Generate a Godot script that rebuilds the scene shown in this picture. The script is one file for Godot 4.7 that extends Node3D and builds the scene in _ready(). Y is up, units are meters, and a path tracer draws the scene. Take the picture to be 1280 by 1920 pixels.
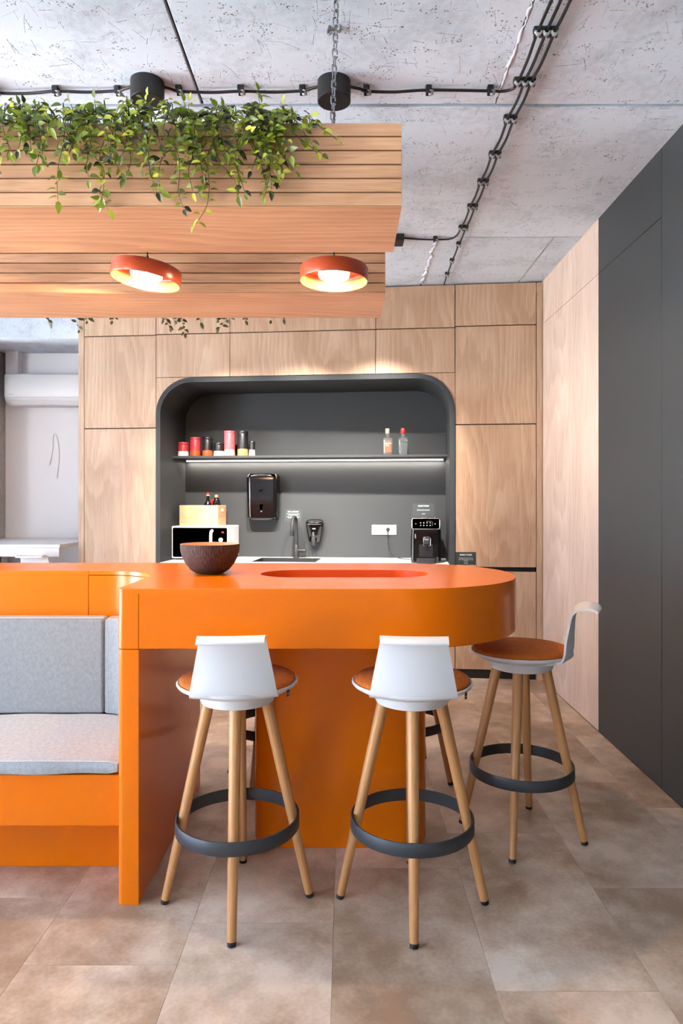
extends Node3D
# Office bar with an orange counter. Metres, y up, camera at the origin looking along -z.
# ---------------------------------------------------------------- mesh building
class MB:
	var V := PackedVector3Array()
	var N := PackedVector3Array()
	var U := PackedVector2Array()
	var t := Transform3D.IDENTITY
	func tri(a: Vector3, b: Vector3, c: Vector3, na: Vector3, nb: Vector3, nc: Vector3, ua := Vector2.ZERO, ub := Vector2.ZERO, uc := Vector2.ZERO) -> void:
		if (c - a).cross(b - a).dot(na + nb + nc) < 0.0:
			var s := b; b = c; c = s
			s = nb; nb = nc; nc = s
			var w := ub; ub = uc; uc = w
		V.append(t * a); V.append(t * b); V.append(t * c)
		N.append((t.basis * na).normalized()); N.append((t.basis * nb).normalized()); N.append((t.basis * nc).normalized())
		U.append(ua); U.append(ub); U.append(uc)
	func quad(a: Vector3, b: Vector3, c: Vector3, d: Vector3, na: Vector3, nb: Vector3, nc: Vector3, nd: Vector3, ua := Vector2.ZERO, ub := Vector2.ZERO, uc := Vector2.ZERO, ud := Vector2.ZERO) -> void:
		tri(a, b, c, na, nb, nc, ua, ub, uc)
		tri(a, c, d, na, nc, nd, ua, uc, ud)
	func flat(a: Vector3, b: Vector3, c: Vector3, d: Vector3, n: Vector3) -> void:
		quad(a, b, c, d, n, n, n, n)
	# box with chamfered edges whose normals blend, so that the edge reads as rounded
	func box(lo: Vector3, hi: Vector3, b := 0.002) -> MB:
		b = minf(b, minf(hi.x - lo.x, minf(hi.y - lo.y, hi.z - lo.z)) * 0.49)
		var f := {}
		for ax in 3:
			for s in [-1, 1]:
				var n := Vector3.ZERO
				n[ax] = s
				for s1 in [-1, 1]:
					for s2 in [-1, 1]:
						var p := Vector3.ZERO
						var a1 := (ax + 1) % 3
						var a2 := (ax + 2) % 3
						p[ax] = hi[ax] if s > 0 else lo[ax]
						p[a1] = hi[a1] - b if s1 > 0 else lo[a1] + b
						p[a2] = hi[a2] - b if s2 > 0 else lo[a2] + b
						var key := Vector3i.ZERO
						key[ax] = s; key[a1] = s1; key[a2] = s2
						f[[ax, key]] = [p, n]
				var k := func(s1: int, s2: int): 
					var key := Vector3i.ZERO
					key[ax] = s; key[(ax + 1) % 3] = s1; key[(ax + 2) % 3] = s2
					return f[[ax, key]][0]
				flat(k.call(-1, -1), k.call(1, -1), k.call(1, 1), k.call(-1, 1), n)
		if b <= 0.0:
			return self
		for ax in 3:  # edges that run along ax
			var a1 := (ax + 1) % 3
			var a2 := (ax + 2) % 3
			for s1 in [-1, 1]:
				for s2 in [-1, 1]:
					var k0 := Vector3i.ZERO
					k0[ax] = -1; k0[a1] = s1; k0[a2] = s2
					var k1 := k0
					k1[ax] = 1
					var q0 = f[[a1, k0]]; var q1 = f[[a1, k1]]; var q2 = f[[a2, k1]]; var q3 = f[[a2, k0]]
					quad(q0[0], q1[0], q2[0], q3[0], q0[1], q1[1], q2[1], q3[1])
		for sx in [-1, 1]:
			for sy in [-1, 1]:
				for sz in [-1, 1]:
					var k := Vector3i(sx, sy, sz)
					var c0 = f[[0, k]]; var c1 = f[[1, k]]; var c2 = f[[2, k]]
					tri(c0[0], c1[0], c2[0], c0[1], c1[1], c2[1])
		return self
	# tube through points; r is one radius or one for each point
	func tube(pts: Array, r, seg := 10, caps := true, us := 1.0) -> MB:
		var n := pts.size()
		var up := Vector3.UP
		var rings := []
		var norms := []
		var dist := 0.0
		var ds := []
		var side := Vector3.ZERO
		for i in n:
			var d: Vector3 = (pts[mini(i + 1, n - 1)] - pts[maxi(i - 1, 0)]).normalized()
			if side == Vector3.ZERO:
				up = Vector3.UP if absf(d.y) < 0.95 else Vector3.RIGHT
				side = d.cross(up).normalized()
			else:
				side = (side - d * side.dot(d)).normalized()
			var o := d.cross(side).normalized()
			var rr: float = r[i] if r is Array else r
			var ring := []
			var nr := []
			for k in seg + 1:
				var a := TAU * k / seg
				var q := side * cos(a) + o * sin(a)
				ring.append(pts[i] + q * rr)
				nr.append(q)
			rings.append(ring); norms.append(nr)
			if i > 0:
				dist += pts[i].distance_to(pts[i - 1])
			ds.append(dist)
		for i in n - 1:
			for k in seg:
				var u0 := float(k) / seg * us
				var u1 := float(k + 1) / seg * us
				quad(rings[i][k], rings[i][k + 1], rings[i + 1][k + 1], rings[i + 1][k], norms[i][k], norms[i][k + 1], norms[i + 1][k + 1], norms[i + 1][k], Vector2(u0, ds[i]), Vector2(u1, ds[i]), Vector2(u1, ds[i + 1]), Vector2(u0, ds[i + 1]))
		if caps:
			for e in [0, n - 1]:
				var d: Vector3 = (pts[0] - pts[1]).normalized() if e == 0 else (pts[n - 1] - pts[n - 2]).normalized()
				for k in seg:
					tri(pts[e], rings[e][k], rings[e][k + 1], d, d, d)
		return self
	# profile of (radius, height): from the bottom axis out, up and in
	func lathe(prof: Array, seg := 32, hard := 40.0) -> MB:
		var m := prof.size() - 1
		var sn := []
		for i in m:
			var d: Vector2 = prof[i + 1] - prof[i]
			sn.append(Vector2(d.y, -d.x).normalized())
		for i in m:
			if prof[i].is_equal_approx(prof[i + 1]):
				continue
			var n0: Vector2 = sn[i]
			var n1: Vector2 = sn[i]
			if i > 0 and absf(rad_to_deg(sn[i].angle_to(sn[i - 1]))) < hard:
				n0 = (sn[i] + sn[i - 1]).normalized()
			if i < m - 1 and absf(rad_to_deg(sn[i].angle_to(sn[i + 1]))) < hard:
				n1 = (sn[i] + sn[i + 1]).normalized()
			for k in seg:
				var a := TAU * k / seg
				var b := TAU * (k + 1) / seg
				var ca := Vector3(cos(a), 0, sin(a)); var cb := Vector3(cos(b), 0, sin(b))
				var p: Vector2 = prof[i]; var q: Vector2 = prof[i + 1]
				var y0 := Vector3(0, p.y, 0); var y1 := Vector3(0, q.y, 0)
				var ua := Vector2(float(k) / seg, p.y); var ub := Vector2(float(k + 1) / seg, p.y)
				var uc := Vector2(float(k + 1) / seg, q.y); var ud := Vector2(float(k) / seg, q.y)
				var na := ca * n0.x + Vector3(0, n0.y, 0); var nb := cb * n0.x + Vector3(0, n0.y, 0)
				var nc := cb * n1.x + Vector3(0, n1.y, 0); var nd := ca * n1.x + Vector3(0, n1.y, 0)
				if p.x > 1e-6:
					tri(ca * p.x + y0, cb * p.x + y0, cb * q.x + y1, na, nb, nc, ua, ub, uc)
				if q.x > 1e-6:
					tri(ca * p.x + y0, cb * q.x + y1, ca * q.x + y1, na, nc, nd, ua, uc, ud)
		return self
	static func edge_normals(o: PackedVector2Array, closed := true) -> Array:
		var n := o.size()
		var area := 0.0
		for i in n:
			area += o[i].cross(o[(i + 1) % n])
		var s := 1.0 if area > 0 or not closed else -1.0
		var en := []
		for i in n:
			var d := (o[(i + 1) % n] - o[i]).normalized()
			en.append(Vector2(d.y, -d.x) * s)
		return en
	static func inset(o: PackedVector2Array, b: float) -> PackedVector2Array:
		var en := edge_normals(o)
		var n := o.size()
		var r := PackedVector2Array()
		for i in n:
			var m: Vector2 = (en[i] + en[(i + n - 1) % n]).normalized()
			r.append(o[i] - m * b / maxf(m.dot(en[i]), 0.4))
		return r
	# outline in (x, z) raised from y0 to y1
	func prism(o: PackedVector2Array, y0: float, y1: float, bt := 0.0, bb := 0.0, cap_top := true, cap_bottom := true, hard := 35.0) -> MB:
		var n := o.size()
		var en := edge_normals(o)
		var top := inset(o, bt) if bt > 0 else o
		var bot := inset(o, bb) if bb > 0 else o
		var along := 0.0
		for i in n:
			var j := (i + 1) % n
			var e0: Vector2 = en[i]; var e1: Vector2 = en[i]
			if absf(rad_to_deg(en[i].angle_to(en[(i + n - 1) % n]))) < hard:
				e0 = (en[i] + en[(i + n - 1) % n]).normalized()
			if absf(rad_to_deg(en[i].angle_to(en[j]))) < hard:
				e1 = (en[i] + en[j]).normalized()
			var n0 := Vector3(e0.x, 0, e0.y); var n1 := Vector3(e1.x, 0, e1.y)
			var a := Vector3(o[i].x, y0 + bb, o[i].y); var b := Vector3(o[j].x, y0 + bb, o[j].y)
			var c := Vector3(o[j].x, y1 - bt, o[j].y); var d := Vector3(o[i].x, y1 - bt, o[i].y)
			var l := o[i].distance_to(o[j])
			quad(a, b, c, d, n0, n1, n1, n0, Vector2(along, y0), Vector2(along + l, y0), Vector2(along + l, y1), Vector2(along, y1))
			along += l
			if bt > 0:
				quad(d, c, Vector3(top[j].x, y1, top[j].y), Vector3(top[i].x, y1, top[i].y), n0, n1, Vector3.UP, Vector3.UP)
			if bb > 0:
				quad(a, b, Vector3(bot[j].x, y0, bot[j].y), Vector3(bot[i].x, y0, bot[i].y), n0, n1, Vector3.DOWN, Vector3.DOWN)
		if cap_top:
			cap(top, y1, Vector3.UP)
		if cap_bottom:
			cap(bot, y0, Vector3.DOWN)
		return self
	func cap(o: PackedVector2Array, y: float, n: Vector3) -> void:
		var ix := Geometry2D.triangulate_polygon(o)
		for k in range(0, ix.size(), 3):
			var p := o[ix[k]]; var q := o[ix[k + 1]]; var r := o[ix[k + 2]]
			tri(Vector3(p.x, y, p.y), Vector3(q.x, y, q.y), Vector3(r.x, y, r.y), n, n, n, p, q, r)
	# grid[i][j] of points: one surface; smooth normals; flip turns the outside over
	func surf(g: Array, wrap := false, flip := false) -> Array:
		var a := g.size()
		var b: int = g[0].size()
		var nn := []
		for i in a:
			var row := []
			for j in b:
				var du: Vector3 = g[mini(i + 1, a - 1)][j] - g[maxi(i - 1, 0)][j]
				var dv: Vector3 = (g[i][(j + 1) % (b - 1)] - g[i][(j + b - 2) % (b - 1)]) if wrap and (j == 0 or j == b - 1) else (g[i][mini(j + 1, b - 1)] - g[i][maxi(j - 1, 0)])
				var n := du.cross(dv).normalized()
				row.append(-n if flip else n)
			nn.append(row)
		for i in a - 1:
			for j in b - 1:
				quad(g[i][j], g[i][j + 1], g[i + 1][j + 1], g[i + 1][j], nn[i][j], nn[i][j + 1], nn[i + 1][j + 1], nn[i + 1][j], Vector2(j, i), Vector2(j + 1, i), Vector2(j + 1, i + 1), Vector2(j, i + 1))
		return nn
	# a sheet with thickness from a grid
	func sheet(g: Array, th: float) -> MB:
		var tmp := MB.new()
		var nn := tmp.surf(g)
		var a := g.size(); var b: int = g[0].size()
		var f := []; var k := []
		for i in a:
			var r1 := []; var r2 := []
			for j in b:
				r1.append(g[i][j] + nn[i][j] * th * 0.5)
				r2.append(g[i][j] - nn[i][j] * th * 0.5)
			f.append(r1); k.append(r2)
		surf(f, false, false); surf(k, false, true)
		for i in a - 1:
			for j in [0, b - 1]:
				var o: Vector3 = (g[i][j] - g[i][1 if j == 0 else b - 2]).normalized()
				quad(f[i][j], f[i + 1][j], k[i + 1][j], k[i][j], o, o, o, o)
		for j in b - 1:
			for i in [0, a - 1]:
				var o: Vector3 = (g[i][j] - g[1 if i == 0 else a - 2][j]).normalized()
				quad(f[i][j], f[i][j + 1], k[i][j + 1], k[i][j], o, o, o, o)
		return self
	# closed rings of equal length, capped
	func loft(rings: Array, caps := true) -> MB:
		var g := []
		var c := Vector3.ZERO
		for r in rings:
			var row: Array = r.duplicate()
			row.append(r[0])
			g.append(row)
		var p0: Vector3 = g[0][0]; var du: Vector3 = g[1][0] - p0; var dv: Vector3 = g[0][1] - p0
		for q in rings[0]:
			c += q
		c /= rings[0].size()
		surf(g, true, du.cross(dv).dot(p0 - c) < 0)
		if caps:
			for e in [0, rings.size() - 1]:
				var m := Vector3.ZERO
				for q in rings[e]:
					m += q
				m /= rings[e].size()
				var mm := Vector3.ZERO
				for q in rings[1 if e == 0 else rings.size() - 2]:
					mm += q
				mm /= rings[e].size()
				var n := (m - mm).normalized()
				for j in g[e].size() - 1:
					tri(m, g[e][j], g[e][j + 1], n, n, n)
		return self
	func mesh() -> ArrayMesh:
		var arr := []
		arr.resize(Mesh.ARRAY_MAX)
		arr[Mesh.ARRAY_VERTEX] = V
		arr[Mesh.ARRAY_NORMAL] = N
		arr[Mesh.ARRAY_TEX_UV] = U
		var m := ArrayMesh.new()
		m.add_surface_from_arrays(Mesh.PRIMITIVE_TRIANGLES, arr)
		return m

# ---------------------------------------------------------------- helpers
var used := {}
var mat := {}
var rng := RandomNumberGenerator.new()

func numbered(n: String) -> String:
	used[n] = used.get(n, -1) + 1
	return n if used[n] == 0 else "%s_%03d" % [n, used[n]]

func thing(called: String, label: String, category: String, group := "", where := Transform3D.IDENTITY) -> Node3D:
	var o := Node3D.new()
	o.name = numbered(called)
	add_child(o)
	o.transform = where
	o.set_meta("label", label)
	o.set_meta("category", category)
	if group:
		o.set_meta("group", group)
	return o

func part(called: String, m, material: Material, parent: Node, at := Transform3D.IDENTITY) -> MeshInstance3D:
	var o := MeshInstance3D.new()
	o.name = called
	o.mesh = m.mesh() if m is MB else m
	o.material_override = material
	o.transform = at
	parent.add_child(o, true)
	return o

func struct(called: String, m, material: Material) -> Node3D:
	var o: Node3D
	if m == null:
		o = Node3D.new()
	else:
		o = MeshInstance3D.new()
		o.mesh = m.mesh()
		o.material_override = material
	o.name = numbered(called)
	add_child(o)
	o.set_meta("kind", "structure")
	return o

func copy_thing(src: Node3D, called: String, label: String, where: Transform3D) -> Node3D:
	var r: Node3D = src.duplicate()
	r.name = numbered(called)
	add_child(r)
	r.transform = where
	r.set_meta("label", label)
	return r

func mb() -> MB:
	return MB.new()
func bx(x0: float, y0: float, z0: float, x1: float, y1: float, z1: float, b := 0.002) -> MB:
	return MB.new().box(Vector3(x0, y0, z0), Vector3(x1, y1, z1), b)
func at(x: float, y: float, z: float, turn := 0.0) -> Transform3D:
	return Transform3D(Basis(Vector3.UP, turn), Vector3(x, y, z))
func rrect(w: float, d: float, r: float, seg := 6) -> PackedVector2Array:
	var o := PackedVector2Array()
	for c in [[1, 1, 0.0], [-1, 1, PI / 2], [-1, -1, PI], [1, -1, 1.5 * PI]]:
		for k in seg + 1:
			var a: float = c[2] + PI / 2 * k / seg
			o.append(Vector2(c[0] * (w / 2 - r) + cos(a) * r, c[1] * (d / 2 - r) + sin(a) * r))
	return o
func ring3(o: PackedVector2Array, y: float, sx := 1.0, sz := 1.0, dx := 0.0, dz := 0.0) -> Array:
	var r := []
	for p in o:
		r.append(Vector3(p.x * sx + dx, y, p.y * sz + dz))
	return r
func smooth_path(pts: Array, n := 6) -> Array:
	var c := Curve3D.new()
	for i in pts.size():
		var d: Vector3 = (pts[mini(i + 1, pts.size() - 1)] - pts[maxi(i - 1, 0)]) / 6.0
		c.add_point(pts[i], -d, d)
	var out := []
	for i in pts.size() - 1:
		for k in n:
			out.append(c.sample(i, float(k) / n))
	out.append(pts[-1])
	return out
func text(s: String, size: float, material: Material, parent: Node, where: Vector3, bold := false, font_name := "Droid Sans") -> void:
	var f := SystemFont.new()
	f.font_names = PackedStringArray([font_name])
	if bold:
		f.font_weight = 700
	var tm := TextMesh.new()
	tm.text = s
	tm.font = f
	tm.font_size = 32
	tm.pixel_size = size / 32.0
	tm.depth = 0.0006
	tm.curve_step = 1.0
	part("lettering", tm, material, parent, Transform3D(Basis.IDENTITY, where))

# ---------------------------------------------------------------- materials
func std(c: Color, rough := 0.6, metal := 0.0) -> StandardMaterial3D:
	var m := StandardMaterial3D.new()
	m.albedo_color = c
	m.roughness = rough
	m.metallic = metal
	return m
func rgb8(r: int, g: int, b: int) -> Color:
	return Color(r / 255.0, g / 255.0, b / 255.0)
func noise(s: int, f: float, oct := 3) -> FastNoiseLite:
	var n := FastNoiseLite.new()
	n.seed = s
	n.frequency = f
	n.noise_type = FastNoiseLite.TYPE_SIMPLEX_SMOOTH
	n.fractal_octaves = oct
	return n

# oak veneer, grain along v; [colour, height]
func oak_image(w: int, h: int, s: int, light: Color, dark: Color) -> Image:
	var wide := noise(s, 1.0, 2)
	var fine := noise(s + 1, 1.0, 3)
	var pore := noise(s + 2, 1.0, 2)
	var tone := noise(s + 3, 1.0, 2)
	var val := func(x: float, y: float) -> Array:
		var u := x / w
		var v := y / h
		var f := wide.get_noise_2d(u * 1.5, v * 0.32) * 5.0 + u * 15.0 + fine.get_noise_2d(u * 7.0, v * 0.7) * 0.5
		var r := f - floorf(f)
		var band := smoothstep(0.0, 0.75, r) * (1.0 - smoothstep(0.86, 1.0, r))
		var fib := fine.get_noise_2d(u * 90.0, v * 2.6)
		var po := smoothstep(0.25, 0.6, pore.get_noise_2d(u * 170.0, v * 5.0))
		var to := tone.get_noise_2d(u * 3.0 + 7.0, v * 0.8)
		return [clampf(0.34 + band * 0.24 + fib * 0.24 + to * 0.3, 0, 1), po * (0.4 + band * 0.6)]
	var data := PackedByteArray()
	data.resize(w * h * 3)
	var mx := w * 0.12
	var my := h * 0.12
	for y in h:
		var ky := clampf((y - (h - my)) / my, 0, 1)
		for x in w:
			var kx := clampf((x - (w - mx)) / mx, 0, 1)
			var a: Array = val.call(x, y)
			if kx > 0:
				var b: Array = val.call(x - w, y)
				a = [lerpf(a[0], b[0], kx), lerpf(a[1], b[1], kx)]
			if ky > 0:
				var b: Array = val.call(x, y - h)
				a = [lerpf(a[0], b[0], ky), lerpf(a[1], b[1], ky)]
			var c: Color = light.lerp(dark, a[0]) * (1.0 - 0.14 * a[1])
			var i := (y * w + x) * 3
			data[i] = int(clampf(c.r, 0, 1) * 255); data[i + 1] = int(clampf(c.g, 0, 1) * 255); data[i + 2] = int(clampf(c.b, 0, 1) * 255)
	return Image.create_from_data(w, h, false, Image.FORMAT_RGB8, data)

func tex(i: Image) -> ImageTexture:
	return ImageTexture.create_from_image(i)
func seamless(s: int, f: float, oct: int, w := 1024) -> PackedByteArray:
	var im := noise(s, f, oct).get_seamless_image(w, w, false, false, 0.15, true)
	im.convert(Image.FORMAT_L8)
	return im.get_data()

func stone_image() -> Image:
	var w := 1024
	var a := seamless(11, 0.004, 5)
	var b := seamless(12, 0.018, 4)
	var c := seamless(13, 0.12, 3)
	var e := seamless(14, 0.007, 5)
	var d := PackedByteArray()
	d.resize(w * w * 3)
	for i in w * w:
		var va := (a[i] / 255.0 - 0.5) * 1.3
		var vb := (b[i] / 255.0 - 0.5) * 0.55
		var vc := (c[i] / 255.0 - 0.5) * 0.3
		var v := clampf(0.5 + va + vb + vc, 0, 1)
		var g := clampf(e[i] / 255.0 * 1.4 - 0.2, 0, 1)
		# warm brown to pale grey beige
		var col := Color(0.60, 0.49, 0.41).lerp(Color(0.88, 0.795, 0.73), v)
		col = col.lerp(Color(0.66, 0.625, 0.60), g * 0.2)
		d[i * 3] = int(col.r * 255); d[i * 3 + 1] = int(col.g * 255); d[i * 3 + 2] = int(col.b * 255)
	return Image.create_from_data(w, w, false, Image.FORMAT_RGB8, d)

func concrete_images() -> Array:
	var w := 2048
	var a := seamless(21, 0.0022, 5, w)
	var b := seamless(22, 0.02, 4, w)
	var c := seamless(23, 0.16, 2, w)
	var p := seamless(24, 0.035, 3, w)
	var d := PackedByteArray()
	d.resize(w * w)
	for i in w * w:
		var v := 249.0 + (a[i] - 128) * 0.18 + (b[i] - 128) * 0.09 + (c[i] - 128) * 0.06
		var k := p[i]
		if k < 52 and c[i] < 120:
			v -= (52 - k) * 2.2
		d[i] = int(clampf(v, 20, 250))
	var r := RandomNumberGenerator.new()
	r.seed = 5
	var blot := func(x: float, y: float, rad: float, dv: float) -> void:
		var q := int(ceil(rad))
		for yy in range(-q, q + 1):
			for xx in range(-q, q + 1):
				var l := sqrt(xx * xx + yy * yy)
				if l > rad:
					continue
				var i := posmod(int(y) + yy, w) * w + posmod(int(x) + xx, w)
				d[i] = int(clampf(d[i] + dv * (1.0 - l / (rad + 0.5)), 15, 252))
	# scratches left by the formwork and the trowel
	for n in 1000:
		var x := r.randf() * w
		var y := r.randf() * w
		var an := (r.randfn(PI / 2, 0.22) if r.randf() < 0.55 else r.randfn(0.0, 0.2)) if r.randf() < 0.8 else r.randf() * TAU
		var len := int(absf(r.randfn(0, 55)) + 8)
		var dv := -r.randf_range(12, 80)
		var bend := r.randfn(0, 0.0025)
		var wd := r.randf_range(0.5, 1.5)
		for k in len:
			x += cos(an); y += sin(an); an += bend
			if r.randf() < 0.8:
				blot.call(x, y, wd * r.randf_range(0.6, 1.2), dv)
	# pits and little clusters of dirt
	for n in 420:
		var x := r.randf() * w
		var y := r.randf() * w
		var m := r.randi_range(1, 14)
		var el := r.randf_range(0.2, 1.0)
		for k in m:
			blot.call(x + r.randfn(0, 22), y + r.randfn(0, 22 * el), r.randf_range(1.2, 4.6), -r.randf_range(40, 150))
	for n in 26:  # wider grey stains
		var x := r.randf() * w
		var y := r.randf() * w
		for k in 40:
			blot.call(x + r.randfn(0, 38), y + r.randfn(0, 16), r.randf_range(4, 13), -r.randf_range(5, 14))
	var g := Image.create_from_data(w, w, false, Image.FORMAT_L8, d)
	var rgb := PackedByteArray()
	rgb.resize(w * w * 3)
	for i in w * w:
		rgb[i * 3] = int(d[i] * 0.905); rgb[i * 3 + 1] = int(d[i] * 0.962); rgb[i * 3 + 2] = int(d[i] * 1.0)
	return [Image.create_from_data(w, w, false, Image.FORMAT_RGB8, rgb), g]

func cloth_image(s: int, ca: Color, cb: Color, across := 1.0) -> Image:
	var w := 512
	var r := RandomNumberGenerator.new()
	r.seed = s
	var n := noise(s, 0.22, 2)
	var n2 := noise(s + 1, 0.02, 2)
	var im := Image.create(w, w, false, Image.FORMAT_RGB8)
	for y in w:
		for x in w:
			var v := 0.5 + n.get_noise_2d(x * 0.35 * across, y * 1.3) * 0.55 + r.randf_range(-0.28, 0.28) + n2.get_noise_2d(x, y) * 0.15
			if (x + y) % 4 < 2:
				v += 0.08
			im.set_pixel(x, y, ca.lerp(cb, clampf(v, 0, 1)))
	return im

func tri_mat(t: Texture2D, per_metre: float, off := Vector3.ZERO, rough := 0.5, tint := Color.WHITE, world := false) -> StandardMaterial3D:
	var m := std(tint, rough)
	m.albedo_texture = t
	m.uv1_triplanar = true
	m.uv1_world_triplanar = world
	m.uv1_triplanar_sharpness = 8.0
	m.uv1_scale = Vector3.ONE * per_metre
	m.uv1_offset = off
	return m

func make_materials() -> void:
	var o := oak_image(900, 1200, 31, Color(0.86, 0.735, 0.608), Color(0.68, 0.52, 0.39))
	var ov := tex(o)
	var hi: Image = o.duplicate()
	hi.rotate_90(CLOCKWISE)
	var oh := tex(hi)
	for k in 6:
		var off := Vector3(0.37 * k + 0.1, 0.29 * k, 0.53 * k)
		mat["oak_v%d" % k] = tri_mat(ov, 0.85, off, 0.5, Color(0.87, 0.87, 0.88))
		mat["oak_h%d" % k] = tri_mat(oh, 0.85, Vector3(0.31 * k, 0.17 * k + 0.05, 0.41 * k), 0.5, Color(0.96, 0.88, 0.81))
	mat.oak_pale = tri_mat(tex(oak_image(700, 900, 37, Color(0.865, 0.785, 0.725), Color(0.725, 0.62, 0.545))), 0.85, Vector3(0.2, 0.4, 0.7), 0.5)
	mat.crate = tri_mat(oh, 1.8, Vector3(0.3, 0.6, 0.2), 0.6, Color(1.0, 0.96, 0.9))
	var leg := std(Color(0.96, 0.84, 0.66), 0.4)
	leg.albedo_texture = ov
	leg.uv1_scale = Vector3(0.16, 0.45, 1)
	mat.leg = leg
	var st := tex(stone_image())
	for k in 4:
		mat["stone%d" % k] = tri_mat(st, 0.42, Vector3(0.23 * k, 0, 0.61 * k), 0.42, [Color(1, 1, 0.97), Color(0.955, 0.95, 0.92), Color(1.0, 0.985, 0.95), Color(0.93, 0.92, 0.885)][k])
	var ci := concrete_images()
	var ct := tex(ci[0])
	var ch := tex(ci[1])
	for k in 3:
		var m := tri_mat(ct, 0.5, Vector3(0.31 * k, 0, 0.47 * k), 0.85, [Color(1.0, 0.995, 1.0), Color(0.985, 0.98, 0.985), Color(0.95, 0.945, 0.95)][k], true)
		m.heightmap_enabled = true
		m.heightmap_texture = ch
		m.heightmap_scale = 0.5
		mat["concrete%d" % k] = m
	mat.concrete_beam = tri_mat(ct, 0.7, Vector3(0.4, 0.2, 0.1), 0.9, Color(0.87, 0.86, 0.87), true)
	mat.concrete_brown = tri_mat(ct, 0.8, Vector3(0.1, 0.6, 0.2), 0.9, Color(0.72, 0.66, 0.63), true)
	mat.mortar = std(Color(0.80, 0.82, 0.86), 0.95)
	mat.joint = std(Color(0.10, 0.095, 0.09), 0.95)
	mat.floor_joint = std(Color(0.46, 0.38, 0.33), 0.9)
	mat.orange = std(Color(0.84, 0.41, 0.0), 0.23)
	mat.orange.metallic_specular = 0.38
	mat.charcoal = std(rgb8(58, 60, 61), 0.55)
	mat.charcoal.metallic_specular = 0.2
	mat.grey_wall = std(rgb8(47, 51, 53), 0.5)
	mat.black = std(Color(0.055, 0.055, 0.058), 0.45)
	mat.black_gloss = std(Color(0.03, 0.03, 0.032), 0.12)
	mat.black_soft = std(Color(0.10, 0.10, 0.105), 0.6)
	mat.ring = std(Color(0.19, 0.195, 0.205), 0.5)
	mat.gap = std(Color(0.04, 0.035, 0.03), 0.9)
	mat.white = std(Color(0.86, 0.86, 0.86), 0.4)
	mat.white_wall = std(Color(0.9, 0.9, 0.91), 0.8)
	mat.white_top = std(Color(0.86, 0.855, 0.86), 0.35)
	mat.print = std(Color(0.80, 0.82, 0.81), 0.6)
	mat.steel = std(Color(0.62, 0.62, 0.63), 0.28, 1.0)
	mat.chrome = std(Color(0.8, 0.8, 0.8), 0.15, 1.0)
	mat.grey_clip = std(Color(0.62, 0.63, 0.63), 0.5)
	mat.copper = std(Color(0.68, 0.28, 0.145), 0.3)
	var glow := std(Color(0.95, 0.95, 0.93), 0.5)
	glow.emission_enabled = true
	glow.emission = Color(1.0, 0.93, 0.82)
	glow.emission_energy_multiplier = 7.0
	mat.glow = glow
	var led := glow.duplicate()
	led.emission = Color(1.0, 0.96, 0.92)
	led.emission_energy_multiplier = 2.2
	mat.led = led
	var cu := tex(cloth_image(41, Color(0.50, 0.22, 0.03), Color(0.86, 0.46, 0.08)))
	var om := tri_mat(cu, 3.6, Vector3.ZERO, 0.95)
	mat.orange_cloth = om
	var gc := tex(cloth_image(43, Color(0.49, 0.495, 0.50), Color(0.73, 0.735, 0.735)))
	mat.grey_cloth = tri_mat(gc, 4.0, Vector3.ZERO, 0.95, Color(0.87, 0.87, 0.87))
	mat.pale_cloth = tri_mat(gc, 4.0, Vector3(0.3, 0.1, 0.4), 0.95)
	mat.piping = std(Color(0.72, 0.73, 0.735), 0.9)
	# coconut husk bowl
	var hn := NoiseTexture2D.new()
	hn.width = 512; hn.height = 512; hn.seamless = true
	var fn := noise(51, 0.02, 4)
	fn.domain_warp_enabled = true
	fn.domain_warp_amplitude = 22.0
	hn.noise = fn
	var ramp := Gradient.new()
	ramp.set_color(0, Color(0.09, 0.05, 0.04)); ramp.set_color(1, Color(0.36, 0.23, 0.175))
	hn.color_ramp = ramp
	var husk := std(Color.WHITE, 0.75)
	husk.albedo_texture = hn
	husk.uv1_scale = Vector3(7, 3.2, 1)
	husk.heightmap_enabled = true
	husk.heightmap_texture = hn
	husk.heightmap_scale = 0.6
	mat.husk = husk
	mat.bowl_in = std(Color(0.82, 0.62, 0.47), 0.5)
	# foliage
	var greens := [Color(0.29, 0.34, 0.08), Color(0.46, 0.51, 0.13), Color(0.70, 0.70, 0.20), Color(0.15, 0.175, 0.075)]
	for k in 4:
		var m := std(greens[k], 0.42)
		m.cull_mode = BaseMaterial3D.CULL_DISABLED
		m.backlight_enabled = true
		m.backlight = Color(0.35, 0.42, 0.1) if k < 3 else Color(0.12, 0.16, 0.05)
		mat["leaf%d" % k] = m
	mat.stem = std(Color(0.25, 0.27, 0.1), 0.7)
	mat.stem_brown = std(Color(0.20, 0.15, 0.08), 0.7)
	var glass := std(Color(0.93, 0.96, 0.96, 0.03), 0.03)
	glass.transparency = BaseMaterial3D.TRANSPARENCY_ALPHA
	mat.pane = glass
	var gin := std(Color(0.95, 0.97, 0.97, 0.05), 0.02)
	gin.refraction_enabled = true
	gin.refraction_scale = 0.05
	mat.gin = gin
	var acr := std(Color(0.55, 0.66, 0.64, 0.03), 0.6)
	acr.transparency = BaseMaterial3D.TRANSPARENCY_ALPHA
	mat.acrylic = acr
	mat.sign_dark = std(Color(0.15, 0.18, 0.165), 0.5)

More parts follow.
